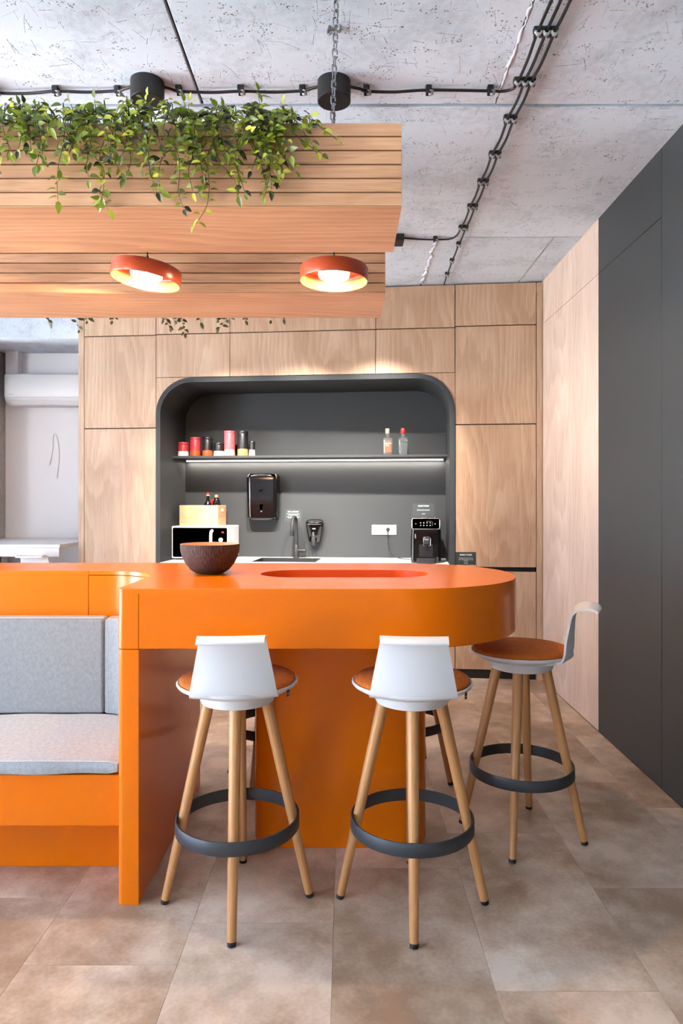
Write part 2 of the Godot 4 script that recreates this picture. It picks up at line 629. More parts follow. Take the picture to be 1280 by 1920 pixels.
# ---------------------------------------------------------------- the room
const CEIL := 3.12
const WALL_X := 1.535
func W(u: float, y: float, w: float, turn := 0.0) -> Transform3D:  # along the kitchen wall, which stands 5.5 degrees off square
	return Transform3D(Basis(Vector3.UP, deg_to_rad(-5.48)), Vector3(1.484, 0, -5.32)) * Transform3D(Basis(Vector3.UP, turn), Vector3(u, y, w))

func _ready() -> void:
	rng.seed = 7
	# camera
	var cam := Camera3D.new()
	cam.name = "camera"
	add_child(cam)
	cam.position = Vector3(0, 1.4, 0)
	cam.projection = Camera3D.PROJECTION_FRUSTUM
	cam.near = 0.05
	cam.far = 60.0
	cam.size = 0.075
	cam.frustum_offset = Vector2(-8.0, -20.0) / 1280.0 * 0.05
	cam.current = true
	# sky and exposure
	var sky := ProceduralSkyMaterial.new()
	sky.sky_top_color = Color(0.68, 0.82, 1.0)
	sky.sky_horizon_color = Color(0.82, 0.91, 1.0)
	sky.ground_bottom_color = Color(0.93, 0.95, 0.97)
	sky.ground_horizon_color = Color(0.96, 0.98, 1.0)
	sky.ground_energy_multiplier = 1.4
	var env := Environment.new()
	env.background_mode = Environment.BG_SKY
	env.sky = Sky.new()
	env.sky.sky_material = sky
	env.background_energy_multiplier = 23.5
	env.tonemap_mode = Environment.TONE_MAPPER_LINEAR
	env.tonemap_exposure = 1.13
	env.sdfgi_enabled = true
	env.ssao_enabled = true
	env.ssil_enabled = true
	var we := WorldEnvironment.new()
	we.name = "environment"
	we.environment = env
	add_child(we)
	make_materials()
	room()
	kitchen()
	counter()
	bench()
	planters()
	stools()
	lamps()
	cables()
	far_corner()
	kitchen_things()
	plants()

func room() -> void:
	# floor of vinyl stone tiles
	var fl := struct("floor", bx(-4.9, -0.25, -7.0, 1.9, -0.003, 4.4, 0.0), mat.floor_joint)
	var tw := 0.468
	var tl := 0.93
	var starts := {-1: 0.405, 0: 0.745, 1: 0.09, 2: 0.61, -2: 0.2, -3: 0.55, 3: 0.33}
	var ms := {}
	for row in range(-10, 4):
		var x0 := -0.04 + row * tw
		var x1 := minf(x0 + tw - 0.0007, 1.535)
		var ph: float = starts.get(row, fposmod(row * 0.37, tl))
		var z := -6.6
		var edge := -ph
		while edge > z:
			edge -= tl
		while edge < 4.1:
			var z0 := maxf(edge, -6.6)
			var z1 := minf(edge + tl - 0.0012, 4.1)
			edge += tl
			if z1 - z0 < 0.02:
				continue
			var k := "%.3f %.3f" % [x1 - x0, z1 - z0]
			if not ms.has(k):
				ms[k] = bx(0, -0.003, 0, x1 - x0, 0, z1 - z0, 0.0004).mesh()
			var sh := rng.randi_range(0, 3)
			var p := part("floor_tile", ms[k], mat["stone%d" % sh], fl, at(x0, 0, z0))
			# each tile shows its own piece of the pattern
			if rng.randf() < 0.5 and z1 - z0 > 0.9 and x1 - x0 > 0.46:
				p.transform = Transform3D(Basis(Vector3.UP, PI), Vector3(x1, 0, z1))
	# concrete ceiling cast in panels
	var ce := struct("ceiling", bx(-4.9, CEIL + 0.07, -7.0, 1.9, CEIL + 0.3, 4.4, 0.0), mat.joint)
	var g := 0.0048
	var rows := [[-4.1, 2.975, [-4.6, -1.9, -0.62, 0.645, 1.78]], [2.975, 4.45, [-4.6, -1.9, 1.78]], [4.45, 6.0, [-4.6, -1.9, -0.16, 0.598, 1.357, 1.78]], [6.0, 6.65, [-4.6, 1.78]]]
	var ri := 0
	for r in rows:
		for i in r[2].size() - 1:
			part("concrete_panel", bx(r[2][i] + g, CEIL - 0.001 * ((i + ri) % 2), -r[1] + (0.018 if ri == 0 else 0.009), r[2][i + 1] - g, CEIL + 0.02, -r[0] - g, 0.003), mat["concrete%d" % (2 if ri == 2 else (i + ri) % 2)], ce)
		ri += 1
	# ragged mortar along the joints
	for j in [[0.645, -0.2, 0.645, 2.95, 0.009], [0.598, 4.46, 0.598, 5.4, 0.016], [1.357, 4.5, 1.357, 5.3, 0.005], [-0.629, 0.5, -0.629, 2.955, 0.004], [-1.5, 2.985, 1.5, 2.985, 0.004], [0.35, 4.464, 1.5, 4.464, 0.005], [-0.16, 5.18, 0.59, 5.2, 0.004]]:
		var pts := []
		var rad := []
		var a := Vector3(j[0], CEIL + 0.002, -j[1])
		var b := Vector3(j[2], CEIL + 0.002, -j[3])
		var n := int(a.distance_to(b) / 0.02)
		for k in n + 1:
			var q := a.lerp(b, float(k) / n) + Vector3(rng.randfn(0, j[4] * 0.35), 0, rng.randfn(0, j[4] * 0.35))
			pts.append(q)
			rad.append(j[4] * rng.randf_range(0.25, 1.0))
		part("mortar_ridge", mb().tube(pts, rad, 6, true), mat.mortar, ce)
	# right wall: oak, then grey panels
	var wr := struct("wall_right", bx(WALL_X + 0.02, 0, -7.0, WALL_X + 0.35, CEIL, 4.4, 0.0), mat.gap)
	var sp := [[-5.45, -4.152, mat.oak_pale, 2.783], [-4.15, -3.322, mat.grey_wall, 2.783], [-3.318, -2.12, mat.grey_wall, 0.0], [-2.117, -0.92, mat.grey_wall, 0.0], [-0.917, 4.2, mat.grey_wall, 0.0]]
	for s in sp:
		var top: float = s[3]
		if top > 0:
			part("wall_panel", bx(WALL_X, 0.004, s[0], WALL_X + 0.02, top - 0.0015, s[1], 0.001), s[2], wr)
			part("wall_panel", bx(WALL_X, top + 0.0015, s[0], WALL_X + 0.02, CEIL, s[1], 0.001), s[2], wr)
		else:
			part("wall_panel", bx(WALL_X, 0.004, s[0], WALL_X + 0.02, CEIL, s[1], 0.001), s[2], wr)
	# outer walls with windows: left, and behind the camera
	struct("wall_back", bx(-4.9, 0, -6.9, 1.9, CEIL, -6.6, 0.0), mat.white_wall)
	var wl := mb()
	var nwin := 0
	var openings := [[-1.4, 0.4], [1.5, 3.0], [5.6, 6.15]]
	var lx := -4.6
	var prev := -4.3
	for o in openings:
		wl.box(Vector3(lx - 0.3, 0, -o[0]), Vector3(lx, CEIL, -prev), 0.0)
		wl.box(Vector3(lx - 0.3, 0, -o[1]), Vector3(lx, 0.12, -o[0]), 0.0)
		wl.box(Vector3(lx - 0.3, 2.9, -o[1]), Vector3(lx, CEIL, -o[0]), 0.0)
		prev = o[1]
	wl.box(Vector3(lx - 0.3, 0, -7.0), Vector3(lx, CEIL, -prev), 0.0)
	struct("wall_left", wl, mat.white_wall)
	for o in openings:
		nwin += 1
		window("window_%d" % nwin, Vector3(lx - 0.12, 0.12, -(o[0] + o[1]) / 2), o[1] - o[0], 2.78, PI / 2)
	var wb := mb()
	prev = -4.9
	var z0 := 4.1
	var opb := []
	for o in opb:
		wb.box(Vector3(prev, 0, z0), Vector3(o[0], CEIL, z0 + 0.3), 0.0)
		wb.box(Vector3(o[0], 0, z0), Vector3(o[1], 0.55, z0 + 0.3), 0.0)
		wb.box(Vector3(o[0], 2.9, z0), Vector3(o[1], CEIL, z0 + 0.3), 0.0)
		prev = o[1]
	wb.box(Vector3(prev, 0, z0), Vector3(1.9, CEIL, z0 + 0.3), 0.0)
	struct("wall_front", wb, mat.white_wall)
	for o in opb:
		nwin += 1
		window("window_%d" % nwin, Vector3((o[0] + o[1]) / 2, 0.55, z0 + 0.12), o[1] - o[0], 2.35, 0.0)

func window(called: String, base: Vector3, w: float, h: float, turn: float) -> void:
	var s := struct(called, null, null)
	s.transform = Transform3D(Basis(Vector3.UP, turn), base)
	var f := mb()
	for x in [-w / 2 + 0.03, 0.0, w / 2 - 0.03]:
		f.box(Vector3(x - 0.03, 0, -0.03), Vector3(x + 0.03, h, 0.03), 0.004)
	f.box(Vector3(-w / 2, 0, -0.03), Vector3(w / 2, 0.06, 0.03), 0.004)
	f.box(Vector3(-w / 2, h - 0.06, -0.03), Vector3(w / 2, h, 0.03), 0.004)
	part("window_frame", f, mat.white, s)
	for x in [[-w / 2 + 0.06, -0.03], [0.03, w / 2 - 0.06]]:
		part("pane", bx(x[0], 0.06, -0.003, x[1], h - 0.06, 0.003, 0.0), mat.pane, s)

# ---------------------------------------------------------------- kitchen wall
func door_panel(t: Node3D, u0: float, y0: float, u1: float, y1: float, m: Material) -> void:
	var g := 0.0018
	part("door", bx(u0 + g, y0 + g, -0.019, u1 - g, y1 - g, 0.0, 0.0012), m, t)

func kitchen() -> void:
	var top := CEIL - 0.012
	# tall unit at the left end
	var t := thing("tall_cabinet", "tall oak cabinet left of the grey niche, its end beside the white wall", "cabinet", "oak cabinets of the kitchen wall", W(0, 0, 0))
	part("carcass", bx(-3.70, 0.08, -0.62, -3.062, top - 0.01, -0.02, 0.001), mat.gap, t)
	part("end_panel", bx(-3.722, 0.0, -0.63, -3.6745, top, 0.0, 0.001), mat.oak_v3, t)
	door_panel(t, -3.672, 2.768, -3.057, top, mat.oak_v0)
	door_panel(t, -3.672, 2.005, -3.057, 2.764, mat.oak_v1)
	door_panel(t, -3.672, 0.09, -3.057, 2.001, mat.oak_v2)
	part("plinth", bx(-3.672, 0.0, -0.6, -3.057, 0.078, -0.05, 0.001), mat.black, t)
	# wall units above the niche, one per door column
	var cols := [[-3.057, -2.437, "wall cabinet above the left corner of the grey niche", 4], [-2.437, -1.252, "wide wall cabinet above the middle of the grey niche", 1], [-1.252, -0.627, "wall cabinet above the right corner of the grey niche", 5]]
	for c in cols:
		t = thing("wall_cabinet", "oak " + c[2], "cabinet", "oak cabinets of the kitchen wall", W(0, 0, 0))
		part("carcass", bx(c[0] + 0.003, 2.425, -0.62, c[1] - 0.003, top - 0.01, -0.02, 0.001), mat.gap, t)
		door_panel(t, c[0], 2.772, c[1], top, mat["oak_v%d" % c[3]])
		door_panel(t, c[0], 2.416, c[1], 2.768, mat["oak_v%d" % ((c[3] + 2) % 6)])
	# tall unit at the right end
	t = thing("tall_cabinet", "tall oak cabinet right of the grey niche, reaching the pale side wall", "cabinet", "oak cabinets of the kitchen wall", W(0, 0, 0))
	part("carcass", bx(-0.62, 0.08, -0.5, -0.004, top - 0.01, -0.035, 0.001), mat.gap, t)
	door_panel(t, -0.625, 2.78, 0.0, top, mat.oak_v2)
	door_panel(t, -0.625, 2.006, 0.0, 2.776, mat.oak_v4)
	door_panel(t, -0.625, 0.883, 0.0, 2.002, mat.oak_v0)
	door_panel(t, -0.625, 0.078, 0.0, 0.851, mat.oak_v3)
	part("plinth", bx(-0.625, 0.0, -0.4, 0.0, 0.075, -0.04, 0.001), mat.black, t)
	part("filler", bx(0.003, 0.0, -0.02, 0.047, top, -0.0005, 0.001), mat.oak_v5, t)
	# base units below the worktop
	var k := 0
	for c in [[-3.057, -2.437, "leftmost oak base cabinet under the white worktop"], [-2.437, -1.252, "wide oak base cabinet under the sink"], [-1.252, -0.627, "oak base cabinet under the coffee machine"]]:
		t = thing("base_cabinet", c[2], "cabinet", "oak cabinets of the kitchen wall", W(0, 0, 0))
		part("carcass", bx(c[0] + 0.003, 0.08, -0.6, c[1] - 0.003, 0.60, -0.02, 0.001), mat.gap, t)
		part("plinth", bx(c[0], 0.0, -0.58, c[1], 0.075, -0.04, 0.001), mat.black, t)
		door_panel(t, c[0], 0.078, c[1], 0.851, mat["oak_v%d" % (k + 1)])
		k += 1
	# arched niche
	t = thing("kitchen_niche", "charcoal grey lined niche with rounded top corners in the oak wall", "niche", "", W(0, 0, 0))
	var outer := arch(-3.055, -0.627, 2.411, 0.30)
	var inner := arch(-3.017, -0.668, 2.373, 0.262)
	var f := mb()
	for i in outer.size() - 1:
		var a: Vector2 = outer[i]; var b: Vector2 = outer[i + 1]; var c: Vector2 = inner[i + 1]; var d: Vector2 = inner[i]
		var z := Vector3(0, 0, 1)
		f.flat(Vector3(a.x, a.y, 0.012), Vector3(b.x, b.y, 0.012), Vector3(c.x, c.y, 0.012), Vector3(d.x, d.y, 0.012), z)
		for e in [[inner, -1.0], [outer, 1.0]]:
			var p: Vector2 = e[0][i]; var q: Vector2 = e[0][i + 1]
			var n0: Vector3 = arch_normal(e[0], i) * e[1]; var n1: Vector3 = arch_normal(e[0], i + 1) * e[1]
			f.quad(Vector3(p.x, p.y, 0.012), Vector3(q.x, q.y, 0.012), Vector3(q.x, q.y, -0.62), Vector3(p.x, p.y, -0.62), n0, n1, n1, n0)
	part("lining", f, mat.charcoal, t)
	part("back_panel", bx(-3.05, 0.87, -0.64, -0.63, 2.41, -0.62, 0.0), mat.charcoal, t)
	# oak corner pieces round the arch
	for s in [0, 1]:
		var o := PackedVector2Array()
		var half := outer.size() / 2
		var xs := -3.0552 if s == 0 else -0.6268
		for i in range(half + 1):
			var p: Vector2 = outer[i] if s == 0 else outer[outer.size() - 1 - i]
			if p.y > 2.05:
				o.append(Vector2(p.x, -p.y))
		o.append(Vector2(o[-1].x, -2.4135))
		o.append(Vector2(xs, -2.4135))
		var m := mb()
		m.t = Transform3D(Basis(Vector3.RIGHT, PI / 2), Vector3.ZERO)
		# the outline lies in (x, -y): turned upright here
		m.t = Transform3D(Basis(Vector3(1, 0, 0), Vector3(0, 0, 1), Vector3(0, -1, 0)), Vector3.ZERO)
		m.prism(o, -0.018, 0.0, 0.0)
		part("corner_panel", m, mat["oak_v%d" % (s * 3)], t)
	part("shelf", bx(-3.016, 1.771, -0.619, -0.669, 1.791, -0.276, 0.001), mat.charcoal, t)
	var strip := part("led_strip", bx(-3.0, 1.758, -0.600, -0.69, 1.7705, -0.586, 0.001), mat.led, t)
	var al := AreaLight3D.new()
	al.name = "led_light"
	al.area_size = Vector2(2.3, 0.012)
	al.light_color = Color(1.0, 0.95, 0.90)
	al.light_energy = 1.3
	al.shadow_enabled = true
	al.transform = Transform3D(Basis(Vector3.RIGHT, -PI / 2), Vector3(-1.84, 1.754, -0.592))
	t.add_child(al)
	# worktop with the sink let in
	t = thing("worktop", "white kitchen worktop at the foot of the niche", "worktop", "", W(0, 0, 0))
	var wt := mb()
	for r in [[-3.015, -0.615, -2.28, 0.03], [-1.76, -0.615, -0.67, 0.03], [-2.28, -0.12, -1.76, 0.03], [-2.28, -0.615, -1.76, -0.50]]:
		wt.box(Vector3(r[0], 0.862, r[1]), Vector3(r[2], 0.9, r[3]), 0.0008)
	part("top_slab", wt, mat.white_top, t)
	t = thing("kitchen_sink", "black rectangular sink let into the white worktop", "sink", "", W(0, 0, 0))
	var sk := mb()
	sk.box(Vector3(-2.28, 0.70, -0.50), Vector3(-1.76, 0.712, -0.12), 0.0)
	for r in [[-2.29, -0.51, -2.275, -0.11], [-1.765, -0.51, -1.75, -0.11], [-2.29, -0.51, -1.75, -0.495], [-2.29, -0.125, -1.75, -0.11]]:
		sk.box(Vector3(r[0], 0.70, r[1]), Vector3(r[2], 0.902, r[3]), 0.001)
	part("basin", sk, mat.black_soft, t)

func arch(u0: float, u1: float, y: float, r: float) -> Array:
	var o := [Vector2(u0, 0.865)]
	for k in 17:
		var a := PI - PI / 2 * k / 16.0
		o.append(Vector2(u0 + r + cos(a) * r, y - r + sin(a) * r))
	for k in 17:
		var a := PI / 2 - PI / 2 * k / 16.0
		o.append(Vector2(u1 - r + cos(a) * r, y - r + sin(a) * r))
	o.append(Vector2(u1, 0.865))
	return o
func arch_normal(o: Array, i: int) -> Vector3:
	var d: Vector2 = (o[mini(i + 1, o.size() - 1)] - o[maxi(i - 1, 0)])
	if i == 1: d = Vector2(0, 1)
	if i == o.size() - 2: d = Vector2(0, -1)
	if i == 17 or i == 18: d = Vector2(1, 0)
	d = d.normalized()
	return Vector3(-d.y, d.x, 0)

# ---------------------------------------------------------------- orange counter
func stadium(x0: float, x1: float, zc: float, r: float, seg := 20) -> PackedVector2Array:
	var o := PackedVector2Array()
	for k in seg + 1:
		var a := -PI / 2 + PI * k / seg
		o.append(Vector2(x1 - r + cos(a) * r, zc + sin(a) * r))
	for k in seg + 1:
		var a := PI / 2 + PI * k / seg
		o.append(Vector2(x0 + r + cos(a) * r, zc + sin(a) * r))
	return o

func wall_strip(m: MB, o: PackedVector2Array, y0: float, y1: float, inward: bool) -> void:
	var n := o.size()
	var en := MB.edge_normals(o)
	for i in n:
		var j := (i + 1) % n
		var s := -1.0 if inward else 1.0
		var e0: Vector2 = ((en[i] + en[(i + n - 1) % n]).normalized() if absf(en[i].angle_to(en[(i + n - 1) % n])) < 0.6 else en[i]) * s
		var e1: Vector2 = ((en[i] + en[j]).normalized() if absf(en[i].angle_to(en[j])) < 0.6 else en[i]) * s
		m.quad(Vector3(o[i].x, y0, o[i].y), Vector3(o[j].x, y0, o[j].y), Vector3(o[j].x, y1, o[j].y), Vector3(o[i].x, y1, o[i].y), Vector3(e0.x, 0, e0.y), Vector3(e1.x, 0, e1.y), Vector3(e1.x, 0, e1.y), Vector3(e0.x, 0, e0.y))

func counter() -> void:
	var t := thing("bar_counter", "glossy orange bar counter with a rounded right end, a red slot and a solid base", "counter")
	var F := -2.367
	var B := -3.367
	var C := -2.867
	var L := -0.793
	# outline of the right hand piece, from the seam in the bend round the free end
	var o := PackedVector2Array()
	var cr := 0.022
	for k in 7:  # softly rounded front corner
		var a := PI - PI / 2 * k / 6.0
		o.append(Vector2(L + cr + cos(a) * cr, F - cr + sin(a) * cr))
	for k in 41:
		var a := PI / 2 - PI * k / 40.0
		o.append(Vector2(0.2 + cos(a) * 0.5, C + sin(a) * 0.5))
	o.append(Vector2(-1.122, B))
	o.append(Vector2(-1.122, -2.98))
	for k in 13:
		var a := PI / 2 - PI / 2 * k / 12.0
		o.append(Vector2(-1.04 + cos(a) * 0.25, -2.73 - sin(a) * 0.25))
	o[o.size() - 1] = Vector2(L, -2.73)
	var wing := PackedVector2Array([Vector2(-2.9, -2.98), Vector2(-1.1235, -2.98), Vector2(-1.1235, B), Vector2(-2.9, B)])
	var top := mb()
	var slot := stadium(-0.356, 0.345, -2.868, 0.152)
	var T := 1.097
	var bev := 0.002
	top.prism(o, 1.079, T, bev, 0.0, false, false)
	var oi := MB.inset(o, bev)
	# the face in two halves along the slot's middle, so that the slot is a notch in each
	for h in [PackedVector2Array([Vector2(-3, -2.868), Vector2(3, -2.868), Vector2(3, 0), Vector2(-3, 0)]), PackedVector2Array([Vector2(-3, -2.868), Vector2(3, -2.868), Vector2(3, -6), Vector2(-3, -6)])]:
		for piece in Geometry2D.intersect_polygons(oi, h):
			for q in Geometry2D.clip_polygons(piece, slot):
				top.cap(q, T, Vector3.UP)
	part("tabletop", top, mat.orange, t)
	var wm := mb()
	wm.prism(wing, 1.079, T, bev, 0.0, true, false)
	part("tabletop", wm, mat.orange, t)
	# slot with its floor
	var sm := mb()
	wall_strip(sm, slot, 0.905, T, true)
	sm.cap(slot, 0.905, Vector3.UP)
	part("slot_tray", sm, std(Color(0.80, 0.29, 0.0), 0.35), t)
	# apron under the top: the long front and end, the block over the end panel, the bend and the wing
	var seam := 0.0012
	var main := PackedVector2Array()
	main.append(Vector2(-0.718 + seam, F))
	for k in 41:
		var a := PI / 2 - PI * k / 40.0
		main.append(Vector2(0.2 + cos(a) * 0.5, C + sin(a) * 0.5))
	main.append(Vector2(-0.718 + seam, B))
	var am := mb()
	am.prism(main, 0.888, 1.079, 0.0, 0.002, false, true)
	part("apron", am, mat.orange, t)
	var blk := PackedVector2Array()
	for k in 7:
		var a := PI - PI / 2 * k / 6.0
		blk.append(Vector2(L + cr + cos(a) * cr, F - cr + sin(a) * cr))
	blk.append(Vector2(-0.718 - seam, F)); blk.append(Vector2(-0.718 - seam, -2.72)); blk.append(Vector2(L, -2.72))
	part("corner_block", mb().prism(blk, 0.888, 1.079, 0.0, 0.001, false, true), mat.orange, t)
	var bend := PackedVector2Array([Vector2(-0.718 - seam, -2.722), Vector2(-0.718 - seam, B), Vector2(-1.122 + seam, B), Vector2(-1.122 + seam, -2.98)])
	for k in 13:
		var a := PI / 2 - PI / 2 * k / 12.0
		bend.append(Vector2(-1.04 + cos(a) * 0.25, -2.73 - sin(a) * 0.25))
	part("bend_panel", mb().prism(bend, 0.888, 1.076, 0.0, 0.001, false, true), mat.orange, t)
	part("wing_panel", bx(-2.9, 0.888, B, -1.1235, 1.079, -2.98, 0.001), mat.orange, t)
	part("back_panel", bx(-2.9, 0.0, -3.04, -0.80, 0.887, -2.985, 0.001), mat.orange, t)
	# end panel to the floor
	var ep := PackedVector2Array()
	for k in 7:
		var a := PI - PI / 2 * k / 6.0
		ep.append(Vector2(L + cr + cos(a) * cr, F - cr + sin(a) * cr))
	ep.append(Vector2(-0.718, F)); ep.append(Vector2(-0.718, B)); ep.append(Vector2(L, B))
	part("end_panel", mb().prism(ep, 0.0, 0.8855, 0.001, 0.001), mat.orange, t)
	part("pedestal", mb().prism(stadium(-0.38, 0.335, -2.877, 0.12), 0.0, 0.888, 0.0, 0.001, false, true), mat.orange, t)

func bench() -> void:
	var t := thing("bench", "orange built-in bench base with a set-back plinth left of the counter's end panel", "bench")
	part("seat_box", bx(-2.9, 0.252, -2.975, -0.797, 0.434, -2.412, 0.003), mat.orange, t)
	part("plinth", bx(-2.9, 0.0, -2.975, -0.797, 0.251, -2.616, 0.002), mat.orange, t)
	# seat cushion: soft, its front edge uneven
	var c := thing("seat_cushion", "pale grey seat cushion lying on the orange bench", "cushion", "bench cushions")
	var g := []
	for i in 25:
		var row := []
		var a := TAU * i / 24.0
		for j in 61:
			var x := lerpf(-2.9, -0.80, j / 60.0)
			var dx := minf(x + 2.9, -0.80 - x)
			var e := 1.0 - 0.35 * exp(-dx / 0.012)
			var zc := -2.652
			var s := 0.26
			var cx := signf(cos(a)) * pow(absf(cos(a)), 0.16)
			var cy := signf(sin(a)) * pow(absf(sin(a)), 0.30)
			var wav := 0.003 * sin(x * 9.0) + 0.0025 * sin(x * 23.0 + 1.0)
			row.append(Vector3(x, 0.4635 + cy * (0.0275 * e + wav * 0.6) + (0.010 if cx < 0 else 0.0) * absf(cx) * maxf(cy, 0.0), zc + cx * s * (0.985 + 0.015 * e) + (wav if cx > 0 else 0.0)))
		g.append(row)
	var sm := mb()
	sm.surf(g, false, false)
	for j in [0, 60]:
		var m := Vector3(-2.9 if j == 0 else -0.80, 0.4635, -2.652)
		var n := Vector3(-1 if j == 0 else 1, 0, 0)
		for i in 24:
			sm.tri(m, g[i][j], g[i + 1][j], n, n, n)
	fix_normals(sm, Vector3(0, 0.4635, -2.652))
	part("cover", sm, mat.pale_cloth, c)
	var pp := []
	for j in 61:
		pp.append(g[2][j] + Vector3(0, 0.001, 0.001))
	part("piping", mb().tube(pp, 0.0022, 6), mat.piping, c)
	c = thing("back_cushion", "long grey upright back cushion of the orange bench", "cushion", "bench cushions")
	part("cover", bx(-2.9, 0.4925, -2.978, -1.0255, 0.905, -2.90, 0.014), mat.grey_cloth, c)
	part("piping", mb().tube([Vector3(-2.9, 0.904, -2.906), Vector3(-1.03, 0.904, -2.906)], 0.002, 6), mat.piping, c)
	c = thing("back_cushion", "curved grey back cushion in the bend beside the counter's end panel", "cushion", "bench cushions")
	var o := PackedVector2Array([Vector2(-1.0225, -2.90)])
	for k in 9:
		var a := PI / 2 - PI / 2 * k / 8.0
		if k == 0: continue
		o.append(Vector2(-1.04 + cos(a) * 0.17, -2.73 - sin(a) * 0.17))
	for k in 9:
		var a := PI / 2 * k / 8.0
		if k == 8: continue
		o.append(Vector2(-1.04 + cos(a) * 0.243, -2.73 - sin(a) * 0.243))
	o.append(Vector2(-1.0225, -2.978))
	part("cover", mb().prism(o, 0.4925, 0.905, 0.012, 0.012), mat.grey_cloth, c)

func fix_normals(m: MB, axis: Vector3) -> void:  # turn a closed x-running surface's faces outward
	for i in range(0, m.V.size(), 3):
		var c := (m.V[i] + m.V[i + 1] + m.V[i + 2]) / 3.0
		var out := Vector3(0, c.y - axis.y, c.z - axis.z)
		if absf(m.N[i].x) > 0.9:
			continue
		if (m.N[i] + m.N[i + 1] + m.N[i + 2]).dot(out) < 0:
			for k in 3:
				m.N[i + k] = -m.N[i + k]
			var s := m.V[i + 1]; m.V[i + 1] = m.V[i + 2]; m.V[i + 2] = s
			s = m.N[i + 1]; m.N[i + 1] = m.N[i + 2]; m.N[i + 2] = s

# ---------------------------------------------------------------- hanging planters
func planter(label: String, zf: float, zb: float, m0: int) -> void:
	var t := thing("hanging_planter", label, "planter", "oak planters over the counter")
	var x0 := -2.9
	var x1 := 0.176
	var y0 := 2.327
	var y1 := 2.591
	var n := 6
	var s := (y1 - y0 - 0.0) / n
	var sl := bx(x0, 0, 0, x1, s - 0.0042, 0.016, 0.0008).mesh()
	for k in n:
		part("slat", sl, mat["oak_h%d" % ((k + m0) % 6)], t, at(0, y0 + k * s + 0.0042, -zf - 0.016))
		part("slat", sl, mat["oak_h%d" % ((k + m0 + 3) % 6)], t, at(0, y0 + k * s + 0.0042, -zb))
	part("soffit", bx(x0, y0, -zb, x1, y0 + 0.0025, -zf, 0.0005), mat["oak_h%d" % ((m0 + 1) % 6)], t)
	part("end_panel", bx(x1 - 0.016, y0 + 0.003, -zb + 0.0165, x1 - 0.0005, y1 - 0.002, -zf - 0.0165, 0.001), mat["oak_h%d" % m0], t)
	part("inner_box", bx(x0 + 0.005, y0 + 0.003, -zb + 0.0165, x1 - 0.017, y1 - 0.03, -zf - 0.0165, 0.0), mat.gap, t)

func planters() -> void:
	planter("front oak slatted planter box hung on a chain above the counter", 2.15, 2.54, 0)
	planter("rear oak slatted planter box behind the pendant lamps", 3.04, 3.45, 2)
	# chains
	var ln := mb()
	var pts := []
	for k in 25:
		var a := TAU * k / 24.0
		pts.append(Vector3(cos(a) * 0.0085, sin(a) * 0.0085 + signf(sin(a)) * 0.0075, 0))
	ln.tube(pts, 0.0026, 6, false)
	var lm := ln.mesh()
	for c in [[-0.047, 2.315, "steel link chain holding the front planter near its right end"], [-0.047, 3.25, "steel link chain holding the rear planter, behind the front one"]]:
		var t := thing("chain", c[2], "chain", "planter chains")
		var y := 2.60
		var k := 0
		while y < CEIL - 0.01:
			part("link", lm, mat.steel, t, Transform3D(Basis(Vector3.UP, (0.35 if k % 2 == 0 else 0.35 + PI / 2) + rng.randfn(0, 0.12) + k * 0.02), Vector3(c[0] + (y - 2.6) * 0.03 + rng.randfn(0, 0.0006), y, -c[1])))
			y += 0.0265
			k += 1
		part("eye_plate", mb().lathe([Vector2(0, CEIL - 0.008), Vector2(0.02, CEIL - 0.008), Vector2(0.02, CEIL), Vector2(0, CEIL)], 16), mat.steel, t, at(c[0] + 0.0155, 0, -c[1]))
		part("eye_bolt", mb().tube([Vector3(c[0], 2.55, -c[1]), Vector3(c[0], 2.592, -c[1])], 0.004, 8), mat.steel, t)
	var h := thing("ceiling_hook", "small steel hook bolt on the ceiling beside the chain", "hook")
	part("bolt", mb().tube([Vector3(-0.062, CEIL - 0.012, -2.47), Vector3(-0.02, CEIL - 0.012, -2.47)], 0.006, 8), mat.steel, h)
	part("hook", mb().tube(smooth_path([Vector3(-0.058, CEIL, -2.47), Vector3(-0.064, CEIL - 0.02, -2.47), Vector3(-0.06, CEIL - 0.034, -2.465), Vector3(-0.05, CEIL - 0.028, -2.46)]), 0.0045, 8), mat.steel, h)
	part("nut", mb().tube([Vector3(-0.024, CEIL, -2.47), Vector3(-0.024, CEIL - 0.02, -2.47)], 0.009, 6), mat.grey_clip, h)

